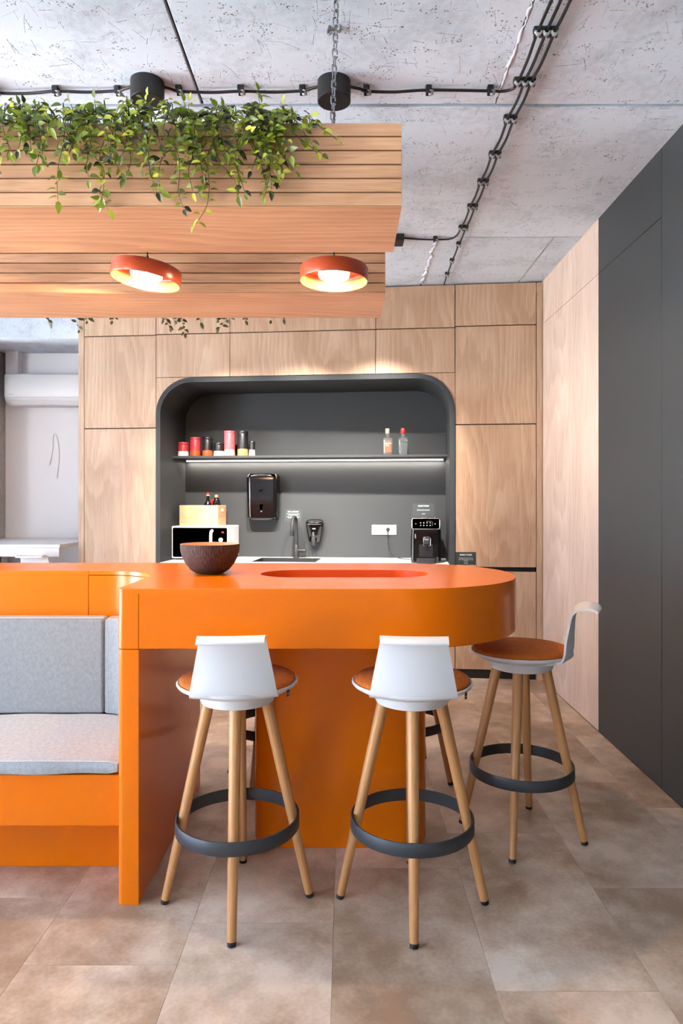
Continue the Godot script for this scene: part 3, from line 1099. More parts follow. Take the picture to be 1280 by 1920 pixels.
# ---------------------------------------------------------------- bar stools
func build_stool() -> Node3D:
	var t := thing("bar_stool", "", "stool", "white bar stools with orange seat pads")
	for k in 4:
		var a := PI / 2 * k + PI / 2
		var d := Vector3(cos(a), 0, sin(a))
		var foot := d * 0.253
		var hd := d * 0.098 + Vector3(0, 0.712, 0)
		var f1 := foot.lerp(hd, 0.018)
		var pts := []
		var rad := []
		for i in 9:
			pts.append(f1.lerp(hd, i / 8.0))
			rad.append(lerpf(0.0148, 0.0212, pow(i / 8.0, 0.9)))
		var lg := part("leg", mb().tube(pts, rad, 18), mat.leg, t)
		part("foot_cap", mb().tube([foot + Vector3(0, 0.0005, 0), f1.lerp(hd, 0.002)], [0.0142, 0.0151], 16), mat.black, lg)
	part("foot_ring", mb().lathe([Vector2(0.2085, 0.260), Vector2(0.2145, 0.260), Vector2(0.216, 0.262), Vector2(0.2145, 0.303), Vector2(0.213, 0.305), Vector2(0.2085, 0.305), Vector2(0.2085, 0.260)], 72), mat.ring, t)
	part("hub", mb().lathe([Vector2(0, 0.700), Vector2(0.118, 0.700), Vector2(0.126, 0.703), Vector2(0.130, 0.712), Vector2(0.137, 0.742), Vector2(0.14, 0.748), Vector2(0, 0.752)], 48), mat.white, t)
	# seat dish and back in one shell
	var sh := mb()
	sh.lathe([Vector2(0, 0.744), Vector2(0.13, 0.744), Vector2(0.185, 0.750), Vector2(0.205, 0.761), Vector2(0.2105, 0.768), Vector2(0.2105, 0.773), Vector2(0.207, 0.776), Vector2(0.19, 0.766), Vector2(0.0, 0.757)], 64)
	var prof := smooth_path([Vector3(0, 0.748, 0.10), Vector3(0, 0.751, 0.16), Vector3(0, 0.763, 0.192), Vector3(0, 0.795, 0.206), Vector3(0, 0.86, 0.209), Vector3(0, 0.925, 0.213), Vector3(0, 0.953, 0.222), Vector3(0, 0.969, 0.243), Vector3(0, 0.974, 0.272), Vector3(0, 0.971, 0.30), Vector3(0, 0.964, 0.312)], 4)
	var g := []
	for i in prof.size():
		var p: Vector3 = prof[i]
		var s := clampf((p.y - 0.75) / 0.2, 0, 1)
		var hw := lerpf(0.145, 0.108, s)
		if p.z > 0.25:
			hw = lerpf(0.108, 0.104, clampf((p.z - 0.25) / 0.06, 0, 1))
		var row := []
		for j in 17:
			var q := lerpf(-1, 1, j / 16.0)
			var x := q * hw
			var curve := 0.022 * q * q * (1.0 - smoothstep(0.3, 1.0, s) * 0.6)
			if p.z < 0.19 and s < 0.1:
				curve = lerpf(0.0, 0.040, clampf((p.z - 0.10) / 0.09, 0, 1)) * q * q
			row.append(Vector3(x, p.y + (0.004 * q * q if p.z < 0.19 and s < 0.1 else 0.0), p.z - curve))
		g.append(row)
	sh.sheet(g, 0.009)
	# rolled lip edge
	var lip := []
	for j in 17:
		lip.append(g[g.size() - 1][j])
	sh.tube(lip, 0.0052, 8)
	part("shell", sh, mat.white, t)
	var pad := mb().lathe([Vector2(0, 0.760), Vector2(0.175, 0.7605), Vector2(0.195, 0.768), Vector2(0.2015, 0.776), Vector2(0.2005, 0.783), Vector2(0.192, 0.789), Vector2(0.165, 0.7935), Vector2(0.1, 0.796), Vector2(0, 0.797)], 64, 70.0)
	part("seat_pad", pad, mat.orange_cloth, t)
	var tg := part("tag", bx(-0.008, -0.018, -0.001, 0.008, 0.014, 0.001, 0.0003), mat.black, t, Transform3D(Basis(Vector3.UP, deg_to_rad(60)), Vector3(0.176, 0.760, 0.108)))
	part("tag_print", bx(-0.005, -0.011, 0.0011, 0.005, -0.008, 0.0014, 0.0), mat.print, tg)
	return t

func stools() -> void:
	var s := build_stool()
	s.set_meta("label", "front bar stool nearest the orange end panel, its white back to the viewer")
	s.transform = at(-0.379, 0, -2.40, deg_to_rad(4.5))
	copy_thing(s, "bar_stool", "front bar stool before the solid counter base, its white back to the viewer", at(0.232, 0, -2.393, deg_to_rad(-4.0)))
	copy_thing(s, "bar_stool", "bar stool at the rounded counter end, seen from the side before the pale oak wall", at(0.74, 0, -2.88, deg_to_rad(68)))
	copy_thing(s, "bar_stool", "bar stool on the kitchen side of the counter, its legs seen left of the base", at(-0.36, 0, -3.445, deg_to_rad(161)))
	copy_thing(s, "bar_stool", "bar stool on the kitchen side of the counter, its legs seen right of the base", at(0.30, 0, -3.50, deg_to_rad(150)))
	copy_thing(s, "bar_stool", "far bar stool at the white desk, only the top of its back showing", at(-2.46, 0, -5.615, deg_to_rad(-1)))

# ---------------------------------------------------------------- lamps
func build_pendant() -> Node3D:
	var t := thing("pendant_lamp", "", "lamp", "copper pendant lamps between the planters")
	# origin on the ceiling
	part("canopy", mb().lathe([Vector2(0, -0.082), Vector2(0.066, -0.082), Vector2(0.068, -0.08), Vector2(0.068, 0.0), Vector2(0, 0)], 40), mat.black, t)
	part("cord", mb().tube([Vector3(0, -0.08, 0), Vector3(0, -0.745, 0)], 0.0032, 8), mat.black, t)
	part("cord_grip", mb().tube([Vector3(0, -0.715, 0), Vector3(0, -0.757, 0)], 0.0055, 10), mat.black, t)
	var sh := Node3D.new()
	sh.name = "shade_group"
	return t

func lamps() -> void:
	var tilts := [[-0.813, -7.5, "copper pendant lamp above the left half of the counter, tilted"], [-0.048, -1.0, "copper pendant lamp nearest the planters' right ends, hanging level"], [-1.585, 1.0, "copper pendant lamp cut off by the photo's left edge"]]
	for l in tilts:
		var t := build_pendant()
		t.set_meta("label", l[2])
		t.position = Vector3(l[0], CEIL, -2.80)
		var b := Transform3D(Basis(Vector3.BACK, deg_to_rad(l[1])), Vector3(0, -0.757, 0))
		var sp := part("shade", mb().lathe([Vector2(0.1365, -0.062), Vector2(0.139, -0.062), Vector2(0.14, -0.060), Vector2(0.14, -0.010), Vector2(0.135, -0.003), Vector2(0.122, 0.0), Vector2(0, 0.0), Vector2(0, -0.004), Vector2(0.12, -0.005), Vector2(0.133, -0.009), Vector2(0.1365, -0.016), Vector2(0.1365, -0.062)], 64), mat.copper, t, b)
		part("diffuser", mb().lathe([Vector2(0, -0.048), Vector2(0.055, -0.048), Vector2(0.062, -0.043), Vector2(0.064, -0.036), Vector2(0.064, -0.004), Vector2(0, -0.004)], 40), mat.glow, sp)
		var o := OmniLight3D.new()
		o.name = "lamp_light"
		o.light_color = Color(1.0, 0.84, 0.66)
		o.light_energy = 1.05
		o.light_size = 0.01
		o.omni_range = 12.0
		o.omni_attenuation = 2.0
		o.shadow_enabled = true
		o.transform = b * Transform3D(Basis.IDENTITY, Vector3(0, -0.060, 0))
		t.add_child(o)
	# ceiling spots over the kitchen aisle, behind the planters
	var n := 0
	for x in [0.19, -0.42, -1.02]:
		var t := thing("ceiling_spot", ["black ceiling spot whose square base shows past the planter's right end", "black ceiling spot in the middle of the row behind the planters", "black ceiling spot farthest left behind the planters"][n], "lamp", "ceiling spots over the kitchen aisle", at(x, CEIL, -4.43))
		part("base_box", bx(-0.06, -0.045, -0.06, 0.185, 0.0, 0.05, 0.003), mat.black, t)
		part("barrel", mb().lathe([Vector2(0.030, -0.15), Vector2(0.034, -0.15), Vector2(0.034, -0.045), Vector2(0.0, -0.045)], 24), mat.black, t)
		part("lens", mb().lathe([Vector2(0, -0.145), Vector2(0.029, -0.145), Vector2(0.029, -0.14), Vector2(0, -0.14)], 24), mat.glow, t)
		var s := SpotLight3D.new()
		s.name = "spot_light"
		s.light_color = Color(1.0, 0.965, 0.93)
		s.light_energy = 16.0
		s.light_size = 0.025
		s.spot_angle = 29.0
		s.spot_angle_attenuation = 1.0
		s.spot_range = 12.0
		s.spot_attenuation = 2.0
		s.shadow_enabled = true
		t.add_child(s)
		s.transform = Transform3D(Basis.IDENTITY, Vector3(0, -0.165, 0)).looking_at(Vector3(0.1, -1.75, -1.30), Vector3.UP)
		n += 1

# ---------------------------------------------------------------- cables on the ceiling
func clip(x: float, z: float, turn: float, label: String, mesh_a: Mesh, mesh_b: Mesh) -> void:
	var t := thing("cable_clip", label, "clip", "cable clips on the concrete ceiling", at(x, CEIL, -z, turn))
	t.scale = Vector3(1.12, 1.12, 1.25)
	part("saddle", mesh_a, mat.black_soft, t)
	part("collar", mesh_b, mat.grey_clip, t)

func cables() -> void:
	var y := CEIL - 0.02
	var run := func(pts: Array) -> Array:
		var o := []
		for p in pts:
			o.append(Vector3(p[0], y + (p[2] if p.size() > 2 else 0.0), -p[1]))
		return smooth_path(o, 8)
	var t := thing("ceiling_cable", "black cable that bends left to the two lamp canopies", "cable", "black cables on the concrete ceiling")
	part("sheath", mb().tube(run.call([[0.705, 1.6], [0.699, 2.2], [0.695, 2.475], [0.70, 2.62], [0.697, 2.77], [0.685, 2.815], [0.64, 2.832], [0.6, 2.828], [0.345, 2.822], [0.2, 2.835], [0.088, 2.83], [0.06, 2.815], [0.018, 2.80]]), 0.006, 8), mat.black, t)
	t = thing("ceiling_cable", "black cable between the two lamp canopies", "cable", "black cables on the concrete ceiling")
	part("sheath", mb().tube(run.call([[-0.114, 2.80], [-0.14, 2.81], [-0.178, 2.826], [-0.3, 2.836], [-0.433, 2.83], [-0.56, 2.838], [-0.689, 2.83], [-0.72, 2.815], [-0.748, 2.80]]), 0.006, 8), mat.black, t)
	t = thing("ceiling_cable", "black cable running left from the left lamp canopy", "cable", "black cables on the concrete ceiling")
	part("sheath", mb().tube(run.call([[-0.878, 2.80], [-0.91, 2.812], [-0.943, 2.826], [-1.07, 2.836], [-1.2, 2.83], [-1.33, 2.845], [-1.45, 2.84], [-1.52, 2.80]]), 0.006, 8), mat.black, t)
	t = thing("ceiling_cable", "black cable that bends left to the ceiling spot near the kitchen", "cable", "black cables on the concrete ceiling")
	part("sheath", mb().tube(run.call([[0.735, 1.6], [0.729, 2.3], [0.726, 2.475], [0.728, 2.65], [0.724, 2.77], [0.727, 2.9], [0.719, 3.04], [0.725, 3.2], [0.717, 3.35], [0.722, 3.5], [0.717, 3.64], [0.722, 3.8], [0.717, 3.945], [0.722, 4.1], [0.717, 4.25], [0.71, 4.36], [0.68, 4.42], [0.6, 4.435], [0.5, 4.43], [0.43, 4.42], [0.376, 4.41]]), 0.006, 8), mat.black, t)
	t = thing("ceiling_cable", "black cable running straight to the top of the oak kitchen wall", "cable", "black cables on the concrete ceiling")
	part("sheath", mb().tube(run.call([[0.768, 1.6], [0.762, 2.3], [0.757, 2.475], [0.759, 2.65], [0.752, 2.77], [0.755, 2.9], [0.748, 3.04], [0.753, 3.2], [0.746, 3.35], [0.751, 3.5], [0.746, 3.64], [0.750, 3.8], [0.746, 3.945], [0.750, 4.1], [0.747, 4.25], [0.750, 4.4], [0.748, 4.52], [0.752, 4.7], [0.752, 4.83], [0.758, 5.0], [0.76, 5.12], [0.766, 5.25], [0.772, 5.36]]), 0.006, 8), mat.black, t)
	# clips: a dark saddle on the ceiling and a grey collar round the cable
	var a := mb()
	a.box(Vector3(-0.014, -0.018, -0.012), Vector3(0.014, 0.0, 0.008), 0.003)
	a.box(Vector3(-0.012, -0.03, -0.010), Vector3(-0.0065, -0.012, 0.006), 0.001)
	a.box(Vector3(0.0065, -0.03, -0.010), Vector3(0.012, -0.012, 0.006), 0.001)
	var b := mb()
	var u := []
	for k in 13:
		var an := PI + PI * k / 12.0
		u.append(Vector3(cos(an) * 0.0095, -0.02 + sin(an) * 0.0095, 0))
	b.t = Transform3D(Basis(Vector3(1, 0, 0), Vector3(0, 1, 0), Vector3(0, 0, 2.2)), Vector3(0, 0, 0.006))
	b.tube(u, 0.0038, 8)
	var am := a.mesh()
	var bm := b.mesh()
	var zs := [2.475, 2.77, 3.04, 3.35, 3.64, 3.945, 4.25, 4.52, 4.83, 5.12]
	var ord := ["first", "second", "third", "fourth", "fifth", "sixth", "seventh", "eighth", "ninth", "tenth"]
	for i in zs.size():
		var xs := []
		if i < 2:
			xs = [[0.696, "left"], [0.725, "middle"], [0.7545, "right"]]
		elif i < 7:
			xs = [[0.718, "left"], [0.747, "right"]]
		elif i == 7:
			xs = [[0.748, "single"]]
		else:
			xs = [[0.752 if i == 8 else 0.76, "single"]]
		for x in xs:
			clip(x[0], zs[i], 0.0, "black cable clip, %s of the %s row from the near end" % [x[1], ord[i]], am, bm)
	var k := 0
	for x in [0.6, 0.345, 0.088]:
		clip(x, 2.828, PI / 2, "grey clip on the lamp cable right of the chain, %s from the bend" % ord[k], am, bm)
		k += 1
	k = 0
	for x in [-0.178, -0.433, -0.689]:
		clip(x, 2.828, PI / 2, "grey clip on the cable between the lamp canopies, %s from the chain" % ord[k], am, bm)
		k += 1
	k = 0
	for x in [-0.943, -1.2, -1.45]:
		clip(x, 2.832, PI / 2, "grey clip on the cable left of the left canopy, %s from it" % ord[k], am, bm)
		k += 1
	clip(0.582, 4.434, PI / 2, "grey clip on the short cable to the ceiling spot near the kitchen", am, bm)

# ---------------------------------------------------------------- the corner seen past the cabinets
func far_corner() -> void:
	struct("ceiling_beam", bx(-4.6, 2.83, -6.6, -2.26, CEIL + 0.001, -6.0, 0.008), mat.concrete_beam)
	struct("column", bx(-3.95, 0, -6.6, -3.285, 2.83, -6.05, 0.006), mat.concrete_brown)
	struct("trim_1", bx(-3.24, 2.55, -6.6, -3.12, 2.83, -6.5, 0.004), mat.white_wall)
	var t := thing("air_conditioner", "white wall air conditioner under the concrete beam at the far left", "air conditioner", "", at(-2.74, 2.305, -6.6))
	var o := PackedVector2Array([Vector2(0.0, 0.29), Vector2(0.205, 0.29), Vector2(0.222, 0.275), Vector2(0.225, 0.075), Vector2(0.205, 0.035), Vector2(0.16, 0.008), Vector2(0.1, 0.0), Vector2(0.0, 0.0)])
	var m := mb()
	m.t = Transform3D(Basis(Vector3(0, 0, 1), Vector3(1, 0, 0), Vector3(0, 1, 0)), Vector3.ZERO)
	m.prism(o, -0.45, 0.45, 0.006, 0.006, true, true, 50.0)
	part("case", m, mat.white, t)
	part("seam_line", bx(-0.43, 0.068, 0.2235, 0.43, 0.0705, 0.2265, 0.0), mat.grey_clip, t)
	m = mb()
	m.t = Transform3D(Basis(Vector3.RIGHT, 0.72), Vector3(0, 0.024, 0.194))
	m.box(Vector3(-0.40, -0.03, -0.002), Vector3(0.43, 0.02, 0.003), 0.001)
	part("flap", m, mat.white_top, t)
	part("badge", bx(-0.41, 0.092, 0.2235, -0.37, 0.097, 0.2262, 0.0), mat.grey_clip, t)
	t = thing("white_wire", "thin pale cord looped on the white wall below the air conditioner", "cord")
	part("cord", mb().tube(smooth_path([Vector3(-2.86, 1.75, -6.594), Vector3(-2.83, 1.9, -6.594), Vector3(-2.825, 2.03, -6.594), Vector3(-2.80, 2.04, -6.594), Vector3(-2.775, 1.95, -6.594), Vector3(-2.77, 1.8, -6.594), Vector3(-2.79, 1.62, -6.594)]), 0.004, 6), mat.white_top, t)
	t = thing("desk", "high white desk along the wall under the air conditioner", "desk")
	part("desktop", bx(-3.27, 1.022, -6.59, -2.32, 1.049, -5.54, 0.002), mat.white_top, t)
	part("apron", bx(-3.25, 0.95, -5.57, -2.33, 1.0215, -5.55, 0.001), mat.white_top, t)
	for p in [[-3.26, -5.62], [-2.38, -6.5], [-3.26, -6.5]]:
		part("leg", bx(p[0], 0, p[1], p[0] + 0.04, 1.0215, p[1] + 0.04, 0.002), mat.white_top, t)

# ---------------------------------------------------------------- small things in the kitchen
func jar(label: String, u: float, h: float, r: float, lid: Material, base: Material, lid_from: float) -> void:
	var t := thing("spice_jar", label, "jar", "jars on the niche shelf", W(u, 1.791, -0.41))
	part("glass_base", mb().lathe([Vector2(0, 0), Vector2(r * 1.04, 0), Vector2(r * 1.06, 0.003), Vector2(r * 0.97, lid_from), Vector2(0, lid_from)], 28), base, t)
	part("lid", mb().lathe([Vector2(0, lid_from), Vector2(r, lid_from), Vector2(r, h - 0.026), Vector2(r * 0.985, h - 0.024), Vector2(r * 0.985, h - 0.021), Vector2(r * 1.02, h - 0.018), Vector2(r * 1.03, h - 0.004), Vector2(r * 0.97, h), Vector2(r * 0.85, h - 0.002), Vector2(0, h - 0.002)], 28), lid, t)

func speckle(s: int, c: Color, d: Color, share: float) -> StandardMaterial3D:
	var r := RandomNumberGenerator.new()
	r.seed = s
	var im := Image.create(128, 128, false, Image.FORMAT_RGB8)
	im.fill(c)
	for k in int(128 * 128 * share):
		var x := r.randi_range(0, 126)
		var y := r.randi_range(0, 126)
		im.fill_rect(Rect2i(x, y, r.randi_range(1, 2), r.randi_range(1, 2)), c.lerp(d, r.randf_range(0.3, 1)))
	var m := std(Color.WHITE, 0.35)
	m.albedo_texture = tex(im)
	m.uv1_scale = Vector3(2, 9, 1)
	return m

func gin(label: String, u: float, cap_m: Material, with_label: bool) -> void:
	var t := thing("spirit_bottle", label, "bottle", "clear bottles on the niche shelf", W(u, 1.791, -0.42, 0.12))
	var sq := rrect(1, 1, 0.22, 5)
	var rings := []
	for p in [[0.0, 0.066], [0.004, 0.07], [0.02, 0.073], [0.125, 0.084], [0.140, 0.083], [0.150, 0.072], [0.156, 0.05]]:
		rings.append(ring3(sq, p[0], p[1], p[1]))
	var ci := []
	for p in [[0.160, 0.034], [0.165, 0.030], [0.20, 0.030]]:
		var rr := []
		for q in sq:
			rr.append(Vector3(q.x, 0, q.y).normalized() * p[1] * 0.5 + Vector3(0, p[0], 0))
		rings.append(rr)
	part("glass", mb().loft(rings), mat.gin, t)
	part("cap", mb().lathe([Vector2(0.0, 0.188), Vector2(0.017, 0.188), Vector2(0.0185, 0.19), Vector2(0.0175, 0.228), Vector2(0.016, 0.232), Vector2(0, 0.232)], 24), cap_m, t)
	if with_label:
		var lb := part("paper_label", bx(-0.029, 0.028, 0.0385, 0.026, 0.126, 0.0393, 0.0), std(Color(0.80, 0.27, 0.15), 0.6), t, Transform3D(Basis(Vector3.RIGHT, 0.047), Vector3(0, 0, -0.0015)))
		text("HUDSON", 0.0135, mat.print, lb, Vector3(-0.0015, 0.104, 0.0397), true)
		text("Dry", 0.017, mat.print, lb, Vector3(-0.004, 0.087, 0.0397), false, "Droid Serif")
		part("border", bx(-0.034, 0.022, 0.0378, -0.029, 0.132, 0.0390, 0.0), mat.print, t, Transform3D(Basis(Vector3.RIGHT, 0.047), Vector3(0, 0, -0.0015)))
	else:
		text("HUDSON", 0.0135, mat.black_soft, t, Vector3(0.008, 0.112, 0.0425), true)

func sign_lines(t: Node3D, lines: Array, z: float) -> void:
	for l in lines:
		text(l[0], l[1], mat.print, t, Vector3(0, l[2], z), l[3])

func kitchen_things() -> void:
	var red := speckle(61, Color(0.62, 0.14, 0.18), Color(0.80, 0.42, 0.42), 0.10)
	var pink := speckle(62, Color(0.76, 0.27, 0.30), Color(0.9, 0.6, 0.58), 0.14)
	var blk := speckle(63, Color(0.07, 0.068, 0.068), Color(0.62, 0.58, 0.55), 0.012)
	var salt := std(Color(0.86, 0.82, 0.79), 0.5)
	var spice := speckle(64, Color(0.55, 0.22, 0.09), Color(0.80, 0.42, 0.2), 0.3)
	var tan := speckle(65, Color(0.78, 0.55, 0.34), Color(0.55, 0.30, 0.15), 0.2)
	var beige := std(Color(0.86, 0.66, 0.55), 0.5)
	jar("short crimson lidded jar of white salt, at the left end of the shelf", -2.966, 0.128, 0.046, red, salt, 0.049)
	jar("mid height crimson lidded jar beside the short crimson one", -2.858, 0.170, 0.046, red, spice, 0.055)
	jar("mid height black speckled jar of red spice right of the crimson ones", -2.747, 0.170, 0.046, blk, spice, 0.055)
	jar("short black speckled jar between the mid black and tall pink jars", -2.645, 0.121, 0.046, blk, salt, 0.048)
	jar("tall pink lidded jar with a pale foot", -2.550, 0.223, 0.047, pink, beige, 0.06)
	jar("tall black speckled jar with a tan spice foot", -2.432, 0.222, 0.046, blk, tan, 0.065)
	jar("small thin black jar at the right end of the jars", -2.350, 0.130, 0.026, blk, salt, 0.058)
	gin("clear spirit bottle with an orange red paper label and tan stopper", -1.172, std(Color(0.62, 0.52, 0.44), 0.6), true)
	gin("clear spirit bottle without paper label, with a bright red cap", -1.041, std(Color(0.88, 0.12, 0.09), 0.4), false)

	# paper towel dispenser
	var t := thing("towel_dispenser", "large black glossy paper towel dispenser on the niche wall", "dispenser", "", W(-2.287, 1.235, -0.62))
	var o := PackedVector2Array([Vector2(-0.142, 0.0), Vector2(0.142, 0.0)])
	for k in 9:
		var a := PI / 2 * k / 8.0
		o.append(Vector2(0.098 + cos(a) * 0.044, 0.082 + sin(a) * 0.05))
	for k in 9:
		var a := PI / 2 + PI / 2 * k / 8.0
		o.append(Vector2(-0.098 + cos(a) * 0.044, 0.082 + sin(a) * 0.05))
	var rings := []
	for p in [[0.0, 0.90, 0.80], [0.008, 0.93, 0.86], [0.03, 0.955, 0.90], [0.2, 0.985, 0.97], [0.33, 1.0, 1.0], [0.375, 0.995, 0.985], [0.392, 0.975, 0.94], [0.402, 0.94, 0.86]]:
		var rr := []
		for q in o:
			var arc := 0.0
			if p[0] > 0.32:
				arc = 0.012 * (1.0 - pow(q.x / 0.142, 2.0))
			rr.append(Vector3(q.x * p[1], p[0] + arc, q.y * p[2]))
		rings.append(rr)
	part("housing", mb().loft(rings), mat.black_gloss, t)
	part("top_trim", mb().tube(smooth_path([Vector3(-0.132, 0.378, 0.085), Vector3(-0.10, 0.388, 0.122), Vector3(-0.04, 0.398, 0.131), Vector3(0.04, 0.398, 0.131), Vector3(0.10, 0.388, 0.122), Vector3(0.132, 0.378, 0.085)]), 0.003, 6), mat.chrome, t)
	var em := PackedVector2Array([Vector2(-0.014, -0.006), Vector2(0.009, -0.006), Vector2(0.016, 0.002), Vector2(0.004, 0.0), Vector2(-0.003, 0.008), Vector2(-0.006, 0.001), Vector2(-0.014, 0.003)])
	var m := mb()
	m.t = Transform3D(Basis(Vector3(1, 0, 0), Vector3(0, 0, 1), Vector3(0, 1, 0)), Vector3(0, 0.262, 0.1325))
	m.prism(em, 0, 0.0012)
	part("emblem", m, mat.print, t)
	m = mb()
	m.t = Transform3D(Basis(Vector3(1, 0, 0), Vector3(0, 0, 1), Vector3(0, 1, 0)), Vector3(0, 0.105, 0.1275))
	m.prism(PackedVector2Array([Vector2(-0.017, 0.035), Vector2(0.017, 0.035), Vector2(0.011, -0.028), Vector2(0.0, -0.04), Vector2(-0.011, -0.028)]), 0, 0.003, 0.001)
	part("level_window", m, mat.ring, t)
	part("key", mb().lathe([Vector2(0, -0.012), Vector2(0.008, -0.006), Vector2(0.01, 0.004), Vector2(0.006, 0.01), Vector2(0, 0.012)], 14), mat.chrome, t, at(0.0, 0.078, 0.127))

	# soap dispenser
	t = thing("soap_dispenser", "small black soap dispenser on the wall right of the tap", "dispenser", "", W(-1.822, 1.005, -0.62))
	var so := rrect(1, 1, 0.36, 6)
	rings = []
	for p in [[0.035, 0.088, 0.07], [0.04, 0.10, 0.078], [0.10, 0.125, 0.085], [0.17, 0.152, 0.095], [0.20, 0.158, 0.10], [0.218, 0.152, 0.095], [0.23, 0.13, 0.075], [0.236, 0.09, 0.045]]:
		rings.append(ring3(so, p[0], p[1], p[2], 0.0, p[2] / 2))
	part("housing", mb().loft(rings), mat.black_gloss, t)
	rings = []
	for p in [[0.0, 0.026, 0.022], [0.004, 0.032, 0.03], [0.05, 0.04, 0.035], [0.085, 0.034, 0.02], [0.10, 0.02, 0.006]]:
		rings.append(ring3(so, p[0], p[1], p[2], -0.008, 0.072))
	part("push_lever", mb().loft(rings), mat.black_soft, t)
	part("level_window", mb().lathe([Vector2(0, -0.022), Vector2(0.008, -0.016), Vector2(0.0105, 0.004), Vector2(0.008, 0.018), Vector2(0, 0.022)], 14), mat.steel, t, at(-0.006, 0.105, 0.087))
	part("emblem", bx(-0.014, 0.150, 0.0905, 0.012, 0.157, 0.0935, 0.0005), mat.print, t)
	part("collar", mb().tube(smooth_path([Vector3(-0.07, 0.196, 0.07), Vector3(-0.05, 0.193, 0.096), Vector3(0.0, 0.192, 0.102), Vector3(0.05, 0.193, 0.096), Vector3(0.07, 0.196, 0.07)]), 0.004, 6), mat.ring, t)

	# tap
	t = thing("kitchen_tap", "matt black kitchen tap with a side lever behind the sink", "tap", "", W(-1.985, 0.9, -0.55))
	part("body", mb().lathe([Vector2(0, 0), Vector2(0.026, 0), Vector2(0.026, 0.006), Vector2(0.022, 0.01), Vector2(0.022, 0.11), Vector2(0.018, 0.115), Vector2(0, 0.115)], 24), mat.black_soft, t)
	part("spout", mb().tube(smooth_path([Vector3(0, 0.11, 0), Vector3(0, 0.30, 0.0), Vector3(0.0, 0.345, 0.02), Vector3(-0.004, 0.36, 0.06), Vector3(-0.006, 0.35, 0.12), Vector3(-0.006, 0.30, 0.165), Vector3(-0.006, 0.24, 0.175)]), 0.014, 14), mat.black_soft, t)
	part("spray_head", mb().tube([Vector3(-0.006, 0.245, 0.175), Vector3(-0.006, 0.2, 0.178)], 0.017, 14), mat.black, t)
	var lv := part("lever_valve", mb().tube([Vector3(0.015, 0.062, 0), Vector3(0.085, 0.062, 0)], 0.019, 18), mat.black_soft, t)
	part("lever", mb().tube([Vector3(0.073, 0.07, 0), Vector3(0.080, 0.145, 0.004)], 0.004, 8), mat.black_soft, lv)

	# socket plate and power cord
	t = thing("socket_plate", "white horizontal plate of wall sockets left of the coffee machine", "socket", "", W(-1.2085, 1.1475, -0.62))
	part("plate", bx(-0.109, -0.044, 0, 0.109, 0.044, 0.009, 0.003), mat.white, t)
	for x in [-0.057, -0.014, 0.034]:
		var s := part("socket", mb().lathe([Vector2(0.015, 0.0), Vector2(0.019, 0.0), Vector2(0.019, 0.0025), Vector2(0.0175, 0.0025), Vector2(0.0165, 0.0008), Vector2(0, 0.0008)], 24), mat.white_top, t, Transform3D(Basis(Vector3.RIGHT, PI / 2), Vector3(x, 0.004, 0.009)))
		for h in [-0.0065, 0.0065]:
			part("hole", mb().lathe([Vector2(0, 0), Vector2(0.003, 0), Vector2(0.003, 0.001), Vector2(0, 0.001)], 10), mat.black, s, Transform3D(Basis.IDENTITY, Vector3(h, 0.0008, 0)))
	part("blank_cover", bx(0.053, -0.022, 0.009, 0.083, 0.03, 0.0105, 0.001), mat.white_top, t)
	t = thing("power_cord", "black power cord from the wall socket to the coffee machine", "cord", "", W(0, 0, 0))
	part("plug", mb().tube([Vector3(-1.1745, 1.1515, -0.608), Vector3(-1.1745, 1.1515, -0.575), Vector3(-1.1745, 1.138, -0.562)], [0.018, 0.016, 0.009], 16), mat.black_soft, t)
	part("cable", mb().tube(smooth_path([Vector3(-1.1745, 1.14, -0.563), Vector3(-1.174, 1.09, -0.56), Vector3(-1.168, 1.02, -0.575), Vector3(-1.145, 0.955, -0.56), Vector3(-1.10, 0.915, -0.52), Vector3(-1.04, 0.9045, -0.47), Vector3(-0.95, 0.9045, -0.45), Vector3(-0.9, 0.912, -0.465)]), 0.0042, 8), mat.black, t)

	# coffee machine
	t = thing("coffee_machine", "glossy black automatic coffee machine on the worktop's right end", "coffee machine", "", W(-0.851, 0.9, -0.30))
	var cb := rrect(0.246, 0.36, 0.03, 6)
	rings = []
	for p in [[0.0, 0.94], [0.006, 0.975], [0.02, 0.99], [0.05, 1.0], [0.26, 0.985], [0.275, 0.965]]:
		rings.append(ring3(cb, p[0], p[1], 1.0))
	part("body", mb().loft(rings), mat.black_gloss, t)
	part("head", mb().prism(rrect(0.222, 0.34, 0.022, 6), 0.275, 0.355, 0.012, 0.004), mat.black_gloss, t)
	part("hopper_lid", mb().prism(rrect(0.19, 0.22, 0.02, 6), 0.355, 0.374, 0.006, 0.0), mat.black_soft, t, at(0, 0, -0.04))
	# control panel: a rounded frame with a dark face
	var fr := []
	for q in rrect(0.222, 0.088, 0.014, 5):
		fr.append(Vector3(q.x, 0.318 + q.y, 0.173))
	fr.append(fr[0])
	part("panel_frame", mb().tube(fr, 0.0042, 8, false), mat.chrome, t)
	m = mb()
	m.t = Transform3D(Basis(Vector3(1, 0, 0), Vector3(0, 0, 1), Vector3(0, 1, 0)), Vector3(0, 0.318, 0.168))
	m.prism(rrect(0.218, 0.084, 0.014, 5), 0.0, 0.006, 0.001)
	var cp := part("control_panel", m, mat.black_gloss, t)
	var icons := mb()
	for ix in 4:
		for iy in 2:
			var x := -0.043 + ix * 0.0255
			var y := 0.325 - iy * 0.021
			icons.box(Vector3(x - 0.0045, y - 0.002, 0.174), Vector3(x + 0.0045, y + 0.001, 0.1748), 0.0)
			icons.box(Vector3(x - 0.0025, y + 0.003, 0.174), Vector3(x + 0.003, y + 0.005, 0.1748), 0.0)
